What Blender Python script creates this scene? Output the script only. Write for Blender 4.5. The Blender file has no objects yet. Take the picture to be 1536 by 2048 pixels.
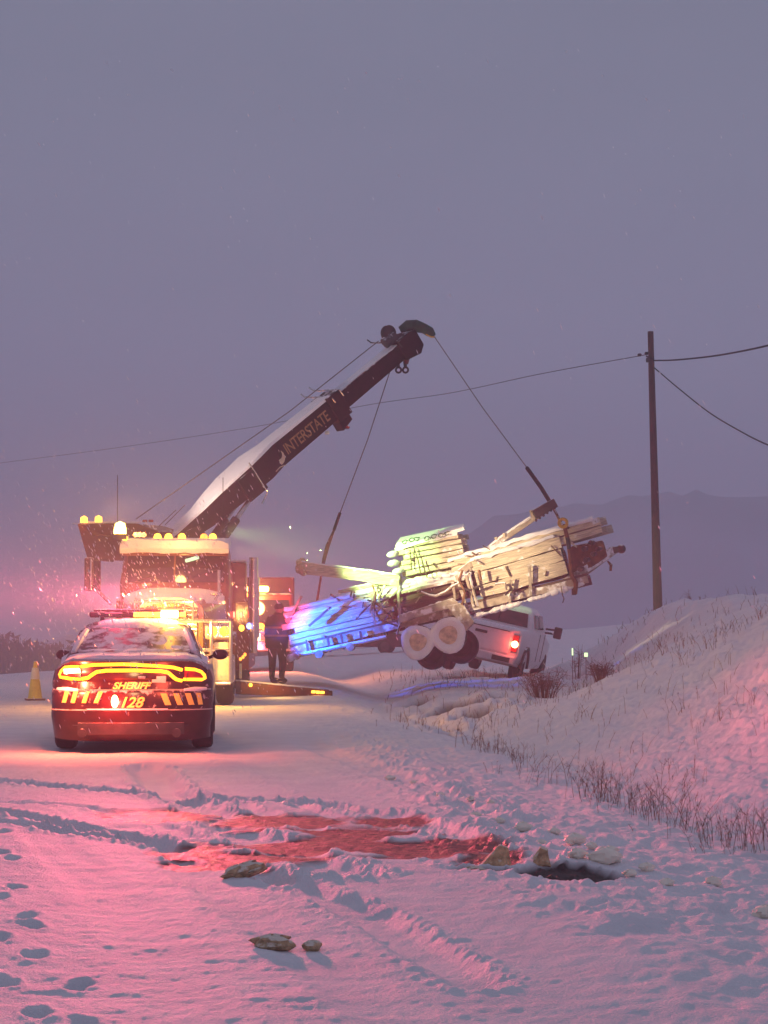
import bpy, bmesh, math, random
import numpy as np
from mathutils import Vector, Matrix, Euler
R = math.radians
random.seed(7)
rng = np.random.default_rng(11)
sc = bpy.context.scene
C = sc.collection

# ------------------------------------------------------------------ camera
F = 4079.0; CX = 768.0; CY = 1024.0; CAMZ = 1.46
TH = math.atan(226.0 / F)
cam_d = bpy.data.cameras.new("camera"); cam = bpy.data.objects.new("camera", cam_d); C.objects.link(cam)
cam_d.sensor_fit = 'VERTICAL'; cam_d.sensor_height = 36.0; cam_d.lens = F / 2048.0 * 36.0
cam_d.clip_start = 0.3; cam_d.clip_end = 4000.0
cam.location = (0, 0, CAMZ); cam.rotation_euler = (math.pi / 2 + TH, 0, 0)
sc.camera = cam
sc.view_settings.view_transform = 'Standard'; sc.view_settings.look = 'None'
sc.view_settings.exposure = 0.0; sc.view_settings.gamma = 1.0
sc.render.engine = 'CYCLES'
cy = sc.cycles
cy.use_denoising = True
cy.max_bounces = 5; cy.diffuse_bounces = 3; cy.glossy_bounces = 3; cy.transmission_bounces = 4; cy.volume_bounces = 1
cy.transparent_max_bounces = 6
cy.sample_clamp_indirect = 4.0; cy.sample_clamp_direct = 0.0
cy.caustics_reflective = False; cy.caustics_refractive = False

# ------------------------------------------------------------------ world: overcast dusk
w = bpy.data.worlds.new("World"); sc.world = w; w.use_nodes = True
nt = w.node_tree; nt.nodes.clear()
o = nt.nodes.new('ShaderNodeOutputWorld'); bg = nt.nodes.new('ShaderNodeBackground')
tc = nt.nodes.new('ShaderNodeTexCoord'); sx = nt.nodes.new('ShaderNodeSeparateXYZ')
cr = nt.nodes.new('ShaderNodeValToRGB'); nz = nt.nodes.new('ShaderNodeTexNoise'); mp = nt.nodes.new('ShaderNodeMapping')
sky = nt.nodes.new('ShaderNodeTexSky'); sky.sky_type = 'NISHITA'; sky.sun_disc = False
sky.sun_elevation = R(3); sky.sun_rotation = R(200); sky.air_density = 1.6; sky.dust_density = 4.0
nt.links.new(tc.outputs['Generated'], sx.inputs[0]); nt.links.new(sx.outputs['Z'], cr.inputs[0])
e = cr.color_ramp.elements
e[0].position = 0.0; e[0].color = (0.190, 0.178, 0.275, 1)
e[1].position = 1.0; e[1].color = (0.175, 0.185, 0.265, 1)
for p, c in ((0.05, (0.205, 0.195, 0.305, 1)), (0.13, (0.205, 0.204, 0.318, 1)), (0.25, (0.178, 0.184, 0.272, 1)), (0.42, (0.165, 0.172, 0.245, 1))):
    k = e.new(p); k.color = c
mix = nt.nodes.new('ShaderNodeMixRGB'); mix.blend_type = 'MIX'; mix.inputs[0].default_value = 0.012
nt.links.new(cr.outputs[0], mix.inputs[1]); nt.links.new(sky.outputs[0], mix.inputs[2])
nt.links.new(tc.outputs['Generated'], mp.inputs[0]); mp.inputs['Scale'].default_value = (3, 3, 9)
nt.links.new(mp.outputs[0], nz.inputs['Vector']); nz.inputs['Scale'].default_value = 1.6; nz.inputs['Detail'].default_value = 4
mr = nt.nodes.new('ShaderNodeMapRange'); mr.inputs['To Min'].default_value = 0.93; mr.inputs['To Max'].default_value = 1.07
nt.links.new(nz.outputs[0], mr.inputs[0])
mul = nt.nodes.new('ShaderNodeVectorMath'); mul.operation = 'SCALE'
nt.links.new(mix.outputs[0], mul.inputs[0]); nt.links.new(mr.outputs[0], mul.inputs['Scale'])
nt.links.new(mul.outputs[0], bg.inputs[0]); bg.inputs[1].default_value = 1.13
nt.links.new(bg.outputs[0], o.inputs[0])

sd = bpy.data.lights.new("sun", 'SUN'); sun = bpy.data.objects.new("sun", sd); C.objects.link(sun)
sd.energy = 0.12; sd.angle = R(25); sd.color = (0.86, 0.88, 1.0)
sun.rotation_euler = (R(55), 0, R(160))

# ------------------------------------------------------------------ projection helpers (pixel of the photograph -> point at depth Y)
def P(px, py, Y):
    x = (px - CX) / F; v = (CY - py) / F
    dy = math.cos(TH) - v * math.sin(TH); dz = math.sin(TH) + v * math.cos(TH)
    return Vector((x / dy * Y, Y, CAMZ + dz / dy * Y))

# ------------------------------------------------------------------ noise
def _h(ix, iy, s):
    n = (ix.astype(np.int64) * 374761393 + iy.astype(np.int64) * 668265263 + s * 1442695041) & 0x7fffffff
    n = ((n ^ (n >> 13)) * 1274126177) & 0x7fffffff
    n = (n ^ (n >> 16)) & 0xffff
    return n / 65535.0
def vnoise(x, y, s=0):
    x0 = np.floor(x); y0 = np.floor(y); fx = x - x0; fy = y - y0
    fx = fx * fx * (3 - 2 * fx); fy = fy * fy * (3 - 2 * fy)
    a = _h(x0, y0, s); b = _h(x0 + 1, y0, s); c = _h(x0, y0 + 1, s); d = _h(x0 + 1, y0 + 1, s)
    return (a * (1 - fx) + b * fx) * (1 - fy) + (c * (1 - fx) + d * fx) * fy - 0.5
def fbm(x, y, s=0, o=4):
    r = 0; a = 1.0
    for i in range(o):
        r = r + a * vnoise(x * 2 ** i + 17.3 * i, y * 2 ** i - 9.1 * i, s + i); a *= 0.5
    return r
def sst(a, b, x):
    t = np.clip((x - a) / (b - a), 0, 1); return t * t * (3 - 2 * t)

# ------------------------------------------------------------------ terrain
def xd(y): return 2.6 - 0.088 * (np.minimum(y, 60) - 13.8)
def gpx(px, py):                      # pixel -> point of the level road surface
    Y = CAMZ * F / (py - 1250.0); return ((px - CX) / F * Y, Y)
def base_h(x, y):
    t = x - xd(y)
    k = sst(20, 60, y)
    z = 0.20 * sst(39, 47, y) * sst(-9, -2, x) * (1 - sst(60, 110, y))
    far = np.where(x > -1.8, 0.11 + 0.092 * np.minimum(x + 1.8, 30), 0.11 + 0.070 * np.maximum(x + 1.8, -60))
    z = z * 1 + far * sst(52, 112, y) - 0.012 * np.maximum(y - 112, 0)
    # fall away on the far left of the road
    z = z - 0.25 * sst(-6.5, -11, x + 0.088 * (y - 40)) * (1 - sst(60, 110, y))
    # ditch
    near = 1 - sst(60, 75, y)
    z = z - (0.10 + 0.20 * sst(18, 36, y)) * np.exp(-((t - 0.1) / (0.5 + 0.35 * sst(18, 36, y))) ** 2) * near
    # bank
    t0 = 0.2 + 4.7 * sst(30, 50, y); wd = 7.0 - 4.0 * sst(32, 50, y)
    Hb = 1.98 - 0.1 * sst(20, 50, y)
    bk = Hb * sst(0, 1, (t - t0) / wd) * (1 - sst(50, 60, y))
    bk = bk * (1 + 0.10 * fbm(x * 0.35, y * 0.25, 5, 3)) + 0.05 * np.maximum(t - 9, 0) * (1 - sst(50, 62, y))
    return z + bk
def seg_dist(x, y, pts):
    best = np.full(x.shape, 1e9); side = np.zeros(x.shape)
    for (ax, ay), (bx, by) in zip(pts[:-1], pts[1:]):
        dx, dy = bx - ax, by - ay; L = dx * dx + dy * dy + 1e-9
        u = np.clip(((x - ax) * dx + (y - ay) * dy) / L, 0, 1)
        qx = x - ax - u * dx; qy = y - ay - u * dy
        d = np.sqrt(qx * qx + qy * qy); m = d < best
        best = np.where(m, d, best); side = np.where(m, np.sign(qx * dy - qy * dx), side)
    return best, side
TRACKS = [  # pixel paths, half width, depth, ridge
    ([(-60, 1552), (120, 1570), (340, 1590), (470, 1596), (640, 1605), (800, 1632), (900, 1668), (985, 1712)], .12, .055, .045),
    ([(-60, 1600), (60, 1603), (160, 1608), (235, 1622), (300, 1640), (380, 1672)], .07, .025, .022),
    ([(-60, 1610), (40, 1625), (150, 1648), (260, 1664), (340, 1690), (390, 1722)], .09, .055, .040),
    ([(-40, 1632), (100, 1652), (210, 1672), (300, 1682), (390, 1695), (470, 1716), (560, 1750)], .08, .05, .038),
    ([(290, 1530), (330, 1575), (400, 1612), (480, 1655), (560, 1690), (640, 1722), (700, 1742)], .17, .065, .055),
    ([(530, 1742), (600, 1768), (680, 1795), (760, 1835), (860, 1890), (960, 1960)], .12, .050, .022),
    ([(340, 1590), (440, 1600), (560, 1630), (640, 1655), (740, 1678), (840, 1700), (930, 1730)], .10, .030, .040),
    ([(590, 1608), (680, 1632), (770, 1648), (860, 1668)], .06, .030, .026),
    ([(420, 1480), (520, 1520), (620, 1560), (760, 1610)], .30, .015, .012),
    ([(470, 1425), (600, 1450), (800, 1500)], .35, .012, .0),
    ([(250, 1650), (380, 1730), (520, 1830), (680, 1940), (860, 2080)], .16, .016, .008),
    ([(80, 1660), (170, 1740), (290, 1860), (430, 2060)], .16, .012, .006),
    ([(600, 1480), (760, 1545), (920, 1612), (1100, 1700)], .14, .018, .010),
]
FOOT = [(30, 1712), (36, 1768), (58, 1828), (78, 1902), (14, 1952), (165, 1958), (82, 2012), (175, 2032), (4, 1790), (6, 1868), (70, 1845), (10, 1660), (8, 1700)]
PATCH = [((305, 1630), 95, 15), ((470, 1716), 110, 26), ((400, 1700), 70, 16), ((560, 1640), 110, 14), ((700, 1668), 120, 20), ((860, 1692), 130, 22), ((790, 1640), 70, 10), ((380, 1725), 60, 14), ((620, 1690), 90, 18), ((980, 1722), 60, 12)]
def detail_h(x, y):
    near = 1 - sst(20, 60, y)
    t = x - xd(y)
    road = 1 - sst(-2.2, -1.2, t)
    z = 0.012 * fbm(x * 1.1, y * 0.5, 21, 3)
    z = z + road * (0.0075 * fbm(x * 1.6 + 0.3 * y, y * 7.0, 31, 3)) * (1 - sst(16, 30, y))
    z = z + (0.006 * fbm(x * 16, y * 14, 41, 3)) * near
    # rough banked snow off the road
    z = z + (1 - road) * (0.045 * fbm(x * 2.2, y * 1.1, 51, 4) + 0.030 * fbm(x * 11, y * 6, 52, 3) * near) * sst(-2.4, -1, t)
    z = z + sst(1, 3, t) * (0.15 * fbm(x * 0.9, y * 0.45, 57, 4) + 0.045 * fbm(x * 6, y * 2.6, 58, 3)) * (1 - sst(70, 100, y))
    # plough ridge
    rw = 0.48
    rt = t + 1.75 + 0.12 * fbm(y * 0.35, y * 0 + 3.0, 61, 2)
    rid = np.exp(-(rt / rw) ** 2) * (1 - sst(26, 36, y))
    z = z + rid * (0.045 + 0.045 * fbm(x * 4.5, y * 2.4, 62, 3) + 0.07 * sst(8.5, 13, y) * np.maximum(fbm(x * 15, y * 9, 63, 3) - .05, 0))
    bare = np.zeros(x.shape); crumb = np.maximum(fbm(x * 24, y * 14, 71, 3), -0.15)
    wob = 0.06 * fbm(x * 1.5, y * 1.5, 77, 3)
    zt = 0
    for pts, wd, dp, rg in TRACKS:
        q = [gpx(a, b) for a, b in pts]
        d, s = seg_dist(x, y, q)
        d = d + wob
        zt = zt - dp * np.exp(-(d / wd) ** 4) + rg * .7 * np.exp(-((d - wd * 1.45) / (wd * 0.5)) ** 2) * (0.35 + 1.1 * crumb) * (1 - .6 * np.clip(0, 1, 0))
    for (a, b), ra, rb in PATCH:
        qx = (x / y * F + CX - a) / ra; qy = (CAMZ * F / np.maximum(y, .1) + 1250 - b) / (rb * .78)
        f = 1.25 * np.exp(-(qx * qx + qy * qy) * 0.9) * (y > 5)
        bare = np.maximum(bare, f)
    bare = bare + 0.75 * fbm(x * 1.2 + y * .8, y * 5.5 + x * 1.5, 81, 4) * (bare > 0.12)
    z = z + zt * (1 - .86 * sst(.2, .6, bare)) - 0.018 * sst(0.3, 0.6, bare)
    for i, (a, b) in enumerate(FOOT):
        fx, fy = gpx(a, b); an = 0.2 + 0.25 * math.sin(i * 2.1)
        u = (x - fx) * math.cos(an) + (y - fy) * math.sin(an); v = -(x - fx) * math.sin(an) + (y - fy) * math.cos(an)
        r = np.sqrt((u / 0.050) ** 2 + (v / 0.125) ** 2) + .35 * fbm(x * 16, y * 16, 99, 2)
        z = z - 0.042 * (1 - sst(0.35, 1.25, r + .3 * crumb)) + 0.006 * np.exp(-((r - 1.45) / 0.35) ** 2) * (0.6 + crumb)
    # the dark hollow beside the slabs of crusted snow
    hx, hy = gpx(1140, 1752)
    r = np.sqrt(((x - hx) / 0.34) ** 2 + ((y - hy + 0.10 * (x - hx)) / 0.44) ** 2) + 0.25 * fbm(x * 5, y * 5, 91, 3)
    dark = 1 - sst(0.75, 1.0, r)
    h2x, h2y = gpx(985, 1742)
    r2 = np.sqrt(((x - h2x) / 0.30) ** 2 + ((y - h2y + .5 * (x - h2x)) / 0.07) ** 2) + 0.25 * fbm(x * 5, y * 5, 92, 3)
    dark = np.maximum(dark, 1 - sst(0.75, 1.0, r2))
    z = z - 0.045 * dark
    # washed-out hollows in the ditch in front of the pickup
    dirt = np.zeros(x.shape)
    for a, b, ra, rb in ((905, 1402, 60, 5), (880, 1428, 36, 5), (960, 1415, 50, 4), (1010, 1400, 40, 4), (890, 1440, 22, 3), (840, 1392, 40, 3)):
        fx, fy = gpx(a, b); sxx = ra / F * fy; syy = rb * fy * fy / 5955.0
        r = np.sqrt(((x - fx) / sxx) ** 2 + ((y - fy) / syy) ** 2) + 0.7 * fbm(x * 3, y * 1.5, 95, 3)
        m = 1 - sst(0.6, 1.1, r); dirt = np.maximum(dirt, m)
        z = z - 0.12 * m + 0.07 * np.exp(-((r - 1.5) / .3) ** 2)
    # churned pit under the pickup
    px_, py_ = 3.05, 49.0
    r = np.sqrt(((x - px_) / 1.9) ** 2 + ((y - py_) / 2.2) ** 2) + 0.5 * fbm(x * 1.5, y * 1.5, 96, 3)
    m = 1 - sst(0.7, 1.05, r); dirt = np.maximum(dirt, m); z = z - 0.22 * m
    # wheel troughs beside the car and tow truck
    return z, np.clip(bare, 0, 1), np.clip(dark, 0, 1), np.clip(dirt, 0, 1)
def G(x, y):
    xx = np.array([float(x)]); yy = np.array([float(y)])
    return float(base_h(xx, yy)[0] + detail_h(xx, yy)[0][0])

# ------------------------------------------------------------------ materials
def nodes(name):
    m = bpy.data.materials.new(name); m.use_nodes = True
    t = m.node_tree; b = t.nodes['Principled BSDF']
    return m, t, b
def mk(name, col, rough=0.5, metal=0.0, var=0.15, vscale=6.0, bump=0.0, bscale=30.0, snow=0.0, spec=0.5, coat=0.0, stretch=None, scol=(0.80, 0.81, 0.84), patch=(7.0, 1.6)):
    m, t, b = nodes(name); N = t.nodes.new; L = t.links.new
    tc = N('ShaderNodeTexCoord'); v = tc.outputs['Object']
    if stretch:
        mp = N('ShaderNodeMapping'); mp.inputs['Scale'].default_value = stretch; L(v, mp.inputs[0]); v = mp.outputs[0]
    n = N('ShaderNodeTexNoise'); n.inputs['Scale'].default_value = vscale; n.inputs['Detail'].default_value = 5; L(v, n.inputs['Vector'])
    r = N('ShaderNodeValToRGB'); L(n.outputs[0], r.inputs[0])
    r.color_ramp.elements[0].position = 0.3; r.color_ramp.elements[1].position = 0.7
    r.color_ramp.elements[0].color = tuple(c * (1 - var) for c in col) + (1,)
    r.color_ramp.elements[1].color = tuple(min(1, c * (1 + var)) for c in col) + (1,)
    out = r.outputs[0]; rr = rough
    b.inputs['Metallic'].default_value = metal; b.inputs['Roughness'].default_value = rough
    b.inputs['Specular IOR Level'].default_value = spec
    if coat: b.inputs['Coat Weight'].default_value = coat; b.inputs['Coat Roughness'].default_value = 0.08
    if snow > 0:
        g = N('ShaderNodeNewGeometry'); s = N('ShaderNodeSeparateXYZ'); L(g.outputs['Normal'], s.inputs[0])
        n2 = N('ShaderNodeTexNoise'); n2.inputs['Scale'].default_value = patch[0]; n2.inputs['Detail'].default_value = 6; L(g.outputs['Position'], n2.inputs['Vector'])
        a = N('ShaderNodeMath'); a.operation = 'MULTIPLY_ADD'; L(n2.outputs[0], a.inputs[0]); a.inputs[1].default_value = patch[1]; a.inputs[2].default_value = -patch[1] / 2
        a2 = N('ShaderNodeMath'); a2.operation = 'ADD'; L(a.outputs[0], a2.inputs[0]); L(s.outputs['Z'], a2.inputs[1])
        mr = N('ShaderNodeMapRange'); L(a2.outputs[0], mr.inputs[0]); th = 1.0 - snow
        mr.inputs['From Min'].default_value = th - 0.12; mr.inputs['From Max'].default_value = th + 0.12
        mx = N('ShaderNodeMixRGB'); L(mr.outputs[0], mx.inputs[0]); L(out, mx.inputs[1]); mx.inputs[2].default_value = scol + (1,)
        out = mx.outputs[0]
        mrr = N('ShaderNodeMapRange'); L(mr.outputs[0], mrr.inputs[0]); mrr.inputs['To Min'].default_value = rough; mrr.inputs['To Max'].default_value = 0.8
        L(mrr.outputs[0], b.inputs['Roughness'])
        if metal: 
            mm = N('ShaderNodeMapRange'); L(mr.outputs[0], mm.inputs[0]); mm.inputs['To Min'].default_value = metal; mm.inputs['To Max'].default_value = 0.0
            L(mm.outputs[0], b.inputs['Metallic'])
    L(out, b.inputs['Base Color'])
    if bump:
        n3 = N('ShaderNodeTexNoise'); n3.inputs['Scale'].default_value = bscale; n3.inputs['Detail'].default_value = 4; L(v, n3.inputs['Vector'])
        bp = N('ShaderNodeBump'); bp.inputs['Strength'].default_value = bump; bp.inputs['Distance'].default_value = 0.02
        L(n3.outputs[0], bp.inputs['Height']); L(bp.outputs[0], b.inputs['Normal'])
    return m
def glow(name, col, st):
    m, t, b = nodes(name)
    b.inputs['Base Color'].default_value = (min(1, col[0] * .6), min(1, col[1] * .6), min(1, col[2] * .6), 1); b.inputs['Roughness'].default_value = 0.25
    b.inputs['Emission Color'].default_value = tuple(col) + (1,); b.inputs['Emission Strength'].default_value = st
    return m
M = {}
M['carpaint'] = mk('car_paint', (0.036, 0.010, 0.009), 0.30, var=.35, coat=.15, spec=.35, snow=.50, patch=(15, 2.7), bump=.04, bscale=12, scol=(.45, .40, .40))
M['black'] = mk('black_paint', (0.040, 0.011, 0.010), 0.30, var=.3, coat=.15, spec=.35, snow=.02, bump=.04, bscale=12)
M['maroon'] = mk('boom_paint', (0.026, 0.007, 0.008), 0.55, spec=.25, var=.45, vscale=5, snow=.08, bump=.25, bscale=25)
M['truck'] = mk('truck_paint', (0.16, 0.046, 0.008), 0.38, spec=.35, var=.3, coat=.3, snow=.10, bump=.08, bscale=12)
M['redbody'] = mk('red_paint', (0.17, 0.02, 0.016), 0.35, var=.25, coat=.3, snow=.12)
M['white'] = mk('white_paint', (0.76, 0.76, 0.78), 0.4, var=.08, snow=.18, bump=.03, bscale=10)
M['chrome'] = mk('chrome_steel', (0.62, 0.60, 0.58), 0.22, metal=.9, var=.12, snow=.10, bump=.05)
M['steel'] = mk('dark_steel', (0.07, 0.06, 0.06), 0.5, metal=.4, var=.3, snow=.15, bump=.15)
M['rubber'] = mk('tyre_rubber', (0.02, 0.018, 0.018), 0.85, var=.3, bump=.3, bscale=40)
M['rubbersnow'] = mk('snow_caked_tyre', (0.025, 0.02, 0.02), 0.85, var=.3, snow=.72, bump=.4, bscale=14, scol=(.78, .74, .74))
M['glass'] = mk('dark_glass', (0.015, 0.012, 0.012), 0.08, var=.2, spec=.8)
M['rglass'] = mk('frosted_rear_glass', (0.05, 0.03, 0.03), 0.35, var=.5, vscale=5, spec=.6, snow=.10)
M['snow'] = mk('settled_snow', (0.80, 0.81, 0.85), 0.75, var=.04, bump=.5, bscale=18)
M['crust'] = mk('amber_lit_crust', (0.52, 0.38, 0.22), 0.85, var=.45, vscale=30, bump=1.0, bscale=40, snow=.30, patch=(26, 1.8), scol=(.80, .74, .62))  # tan of the crust stands for amber lamp light on snow
M['dirtyrim'] = mk('snow_smeared_rim', (0.60, 0.46, 0.34), 0.8, var=.35, vscale=9, bump=.8, bscale=14)
M['wood'] = mk('weathered_board', (0.50, 0.45, 0.35), 0.85, var=.45, vscale=7, stretch=(.5, 4, 9), bump=.9, bscale=9, snow=.62, patch=(5, 2.4))
M['wooddark'] = mk('dark_weathered_board', (0.10, 0.07, 0.05), 0.85, var=.5, vscale=7, stretch=(.5, 4, 9), bump=.9, bscale=9, snow=.50, patch=(5, 2.2))
M['frame'] = mk('trailer_frame_paint', (0.32, 0.28, 0.23), 0.65, var=.4, bump=.6, bscale=16, snow=.85, patch=(6, 1.8))
M['rust'] = mk('rusty_steel', (0.16, 0.075, 0.035), 0.8, var=.5, bump=.4, bscale=22, snow=.25)
M['cable'] = mk('wire_rope', (0.16, 0.12, 0.11), 0.5, metal=.3, var=.3)
M['wire'] = mk('black_wire', (0.02, 0.02, 0.026), 0.6)
M['strap'] = mk('black_sling', (0.015, 0.013, 0.014), 0.8)
M['yellowstrap'] = mk('yellow_strap', (0.55, 0.33, 0.05), 0.8, var=.3)
M['green'] = mk('green_sleeve', (0.020, 0.060, 0.048), 0.75, var=.5, vscale=9, bump=.6, bscale=12)
M['pole'] = mk('creosote_pole', (0.085, 0.058, 0.052), 0.9, var=.35, stretch=(8, 8, .6), bump=.5, bscale=8)
M['cone'] = mk('cone_plastic', (0.95, 0.70, 0.07), 0.6, var=.12, snow=.03)
M['tape'] = mk('reflective_tape', (0.90, 0.86, 0.55), 0.35, var=.05)
M['decal'] = mk('yellow_reflective_decal', (0.95, 0.72, 0.14), 0.35, var=.05)
M['gold'] = mk('gold_lettering', (0.34, 0.20, 0.09), 0.5, var=.3)
M['pale'] = mk('pale_emblem', (0.70, 0.58, 0.42), 0.5, var=.2)
M['cloth'] = mk('dark_winter_cloth', (0.035, 0.018, 0.012), 0.9, var=.3, bump=.5, bscale=14, snow=.02)
M['hivis'] = mk('amber_hi_vis_cloth', (0.50, 0.22, 0.03), 0.8, var=.2)
M['skin'] = mk('skin', (0.42, 0.24, 0.17), 0.6, var=.08)
M['weed'] = mk('dry_weed_stem', (0.20, 0.10, 0.065), 0.9, var=.4, snow=.05)
M['brush'] = mk('red_brown_twigs', (0.20, 0.075, 0.045), 0.9, var=.4)
M['plate'] = mk('license_plate', (0.75, 0.72, 0.62), 0.5)
M['ink'] = mk('green_marker', (0.02, 0.10, 0.03), 0.8)
M['slab'] = mk('amber_lit_slab', (0.60, 0.40, 0.22), 0.85, var=.4, vscale=30, bump=1.0, bscale=40, snow=.35, patch=(26, 1.8), scol=(.80, .70, .54))  # amber lamp light painted into the slab colour
M['creamlump'] = mk('cream_lit_lump', (0.95, 0.90, 0.74), 0.6, var=.08, bump=.5, bscale=18)  # cream lamp light painted into the lump colour
M['flake'] = mk('snowflake', (0.9, 0.9, 0.92), 0.9, var=.02)
M['hillm'] = mk('far_wooded_hill', (0.60, 0.58, 0.72), 0.95, var=.2, vscale=.03, scol=(.4, .4, .45), snow=.1)  # pale bluish tone carries distance haze in the colour
M['treem'] = mk('far_bare_tree', (0.05, 0.04, 0.045), 0.95, var=.3)
M['interior'] = mk('cab_interior', (0.05, 0.03, 0.02), 0.9, var=.5)
# lamps, then reflective marks that glow
M['tailring'] = glow('lit_tail_ring', (1.0, .36, .012), 4.2)
M['tailhot'] = glow('lit_tail_lamp', (1.0, .70, .25), 16)
M['tailoff'] = mk('dark_red_lens', (0.35, 0.02, 0.015), 0.2, spec=.6)
M['redlamp'] = glow('lit_red_warning_lamp', (1.0, .40, .16), 14)
M['redlens'] = glow('lit_red_lamp', (1.0, .10, .05), 9)
M['amber'] = glow('lit_amber_lamp', (1.0, .42, .03), 7)
M['amberhot'] = glow('lit_amber_beacon', (1.0, .62, .12), 18)
M['ambersoft'] = glow('lit_amber_marker', (1.0, .36, .04), 2.6)
M['head'] = glow('lit_headlamp', (1.0, .60, .30), 9)
M['whitewarm'] = glow('lit_step_panel', (1.0, .62, .24), 1.1)
M['blue'] = glow('lit_blue_lamp', (.22, .32, 1.0), 3.5)
M['greenmark'] = glow('glowing_green_mark', (.55, 1.0, .62), 1.1)  # reflective green mark on the windshield made to glow, no lamp there
M['greenpost'] = glow('glowing_green_reflector', (.65, 1.0, .45), 1.6)  # light thrown back by the reflectors, given as their own glow

# ------------------------------------------------------------------ mesh builder
class MB:
    def __init__(s): s.v = []; s.f = []
    def add(s, vs, fs):
        b = len(s.v); s.v += [tuple(v) for v in vs]; s.f += [tuple(b + i for i in f) for f in fs]; return s
    def box(s, c, d, rot=None):
        c = Vector(c); h = [x / 2 for x in d]; vs = []
        for i in (-1, 1):
            for j in (-1, 1):
                for k in (-1, 1):
                    q = Vector((i * h[0], j * h[1], k * h[2]))
                    if rot is not None: q = rot @ q
                    vs.append(c + q)
        return s.add(vs, [(0, 1, 3, 2), (4, 6, 7, 5), (0, 4, 5, 1), (2, 3, 7, 6), (0, 2, 6, 4), (1, 5, 7, 3)])
    def hexa(s, q):   # 8 points: bottom 4 (ccw), top 4
        return s.add(q, [(3, 2, 1, 0), (4, 5, 6, 7), (0, 1, 5, 4), (1, 2, 6, 5), (2, 3, 7, 6), (3, 0, 4, 7)])
    def beam(s, a, b, w, h, w2=None, h2=None, up=(0, 0, 1)):
        a = Vector(a); b = Vector(b); d = (b - a).normalized(); sd = d.cross(Vector(up))
        if sd.length < 1e-4: sd = Vector((1, 0, 0))
        sd.normalize(); u = sd.cross(d); w2 = w if w2 is None else w2; h2 = h if h2 is None else h2
        q = []
        for p, ww, hh in ((a, w, h), (b, w2, h2)):
            q += [p - sd * ww / 2 - u * hh / 2, p + sd * ww / 2 - u * hh / 2, p + sd * ww / 2 + u * hh / 2, p - sd * ww / 2 + u * hh / 2]
        return s.add(q, [(0, 1, 2, 3), (7, 6, 5, 4), (0, 4, 5, 1), (1, 5, 6, 2), (2, 6, 7, 3), (3, 7, 4, 0)])
    def tube(s, pts, r, n=8, cap=True):
        pts = [Vector(p) for p in pts]; rs = r if isinstance(r, (list, tuple)) else [r] * len(pts)
        vs = []; fs = []; prev = None
        for i, p in enumerate(pts):
            d = (pts[min(i + 1, len(pts) - 1)] - pts[max(i - 1, 0)]).normalized()
            if prev is None:
                a = d.cross(Vector((0, 0, 1)))
                if a.length < 1e-3: a = d.cross(Vector((1, 0, 0)))
            else: a = prev - d * prev.dot(d)
            a.normalize(); prev = a; b = d.cross(a)
            for k in range(n):
                t = 2 * math.pi * k / n; vs.append(p + (a * math.cos(t) + b * math.sin(t)) * rs[i])
        for i in range(len(pts) - 1):
            for k in range(n):
                k2 = (k + 1) % n; fs.append((i * n + k, i * n + k2, (i + 1) * n + k2, (i + 1) * n + k))
        if cap: fs.append(tuple(range(n - 1, -1, -1))); fs.append(tuple((len(pts) - 1) * n + k for k in range(n)))
        return s.add(vs, fs)
    def loft(s, secs, cap=True):
        n = len(secs[0]); vs = [p for q in secs for p in q]; fs = []
        for i in range(len(secs) - 1):
            for k in range(n):
                k2 = (k + 1) % n; fs.append((i * n + k, i * n + k2, (i + 1) * n + k2, (i + 1) * n + k))
        if cap: fs.append(tuple(range(n - 1, -1, -1))); fs.append(tuple((len(secs) - 1) * n + k for k in range(n)))
        return s.add(vs, fs)
    def prism(s, poly, off):
        off = Vector(off); n = len(poly); a = [Vector(p) for p in poly]; b = [p + off for p in a]
        return s.loft([a, b])
    def lathe(s, c, axis, prof, n=24):     # prof: (distance along axis, radius)
        c = Vector(c); ax = Vector(axis).normalized(); a = ax.cross(Vector((0, 0, 1)))
        if a.length < 1e-3: a = ax.cross(Vector((1, 0, 0)))
        a.normalize(); b = ax.cross(a); secs = []
        for h, r in prof:
            secs.append([c + ax * h + (a * math.cos(2 * math.pi * k / n) + b * math.sin(2 * math.pi * k / n)) * max(r, 1e-4) for k in range(n)])
        return s.loft(secs)
    def ball(s, c, r, n=10, m=6, sc3=(1, 1, 1)):
        c = Vector(c); secs = []
        for j in range(m + 1):
            t = math.pi * j / m; rr = max(math.sin(t), 1e-3)
            secs.append([c + Vector((r * sc3[0] * rr * math.cos(2 * math.pi * k / n), r * sc3[1] * rr * math.sin(2 * math.pi * k / n), r * sc3[2] * -math.cos(t))) for k in range(n)])
        return s.loft(secs)
    def ring(s, c, axis, Rr, r, n=18, m=8):
        c = Vector(c); ax = Vector(axis).normalized(); a = ax.cross(Vector((0, 0, 1)))
        if a.length < 1e-3: a = ax.cross(Vector((1, 0, 0)))
        a.normalize(); b = ax.cross(a)
        pts = [c + (a * math.cos(2 * math.pi * k / n) + b * math.sin(2 * math.pi * k / n)) * Rr for k in range(n + 1)]
        return s.tube(pts, r, m, cap=False)
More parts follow.
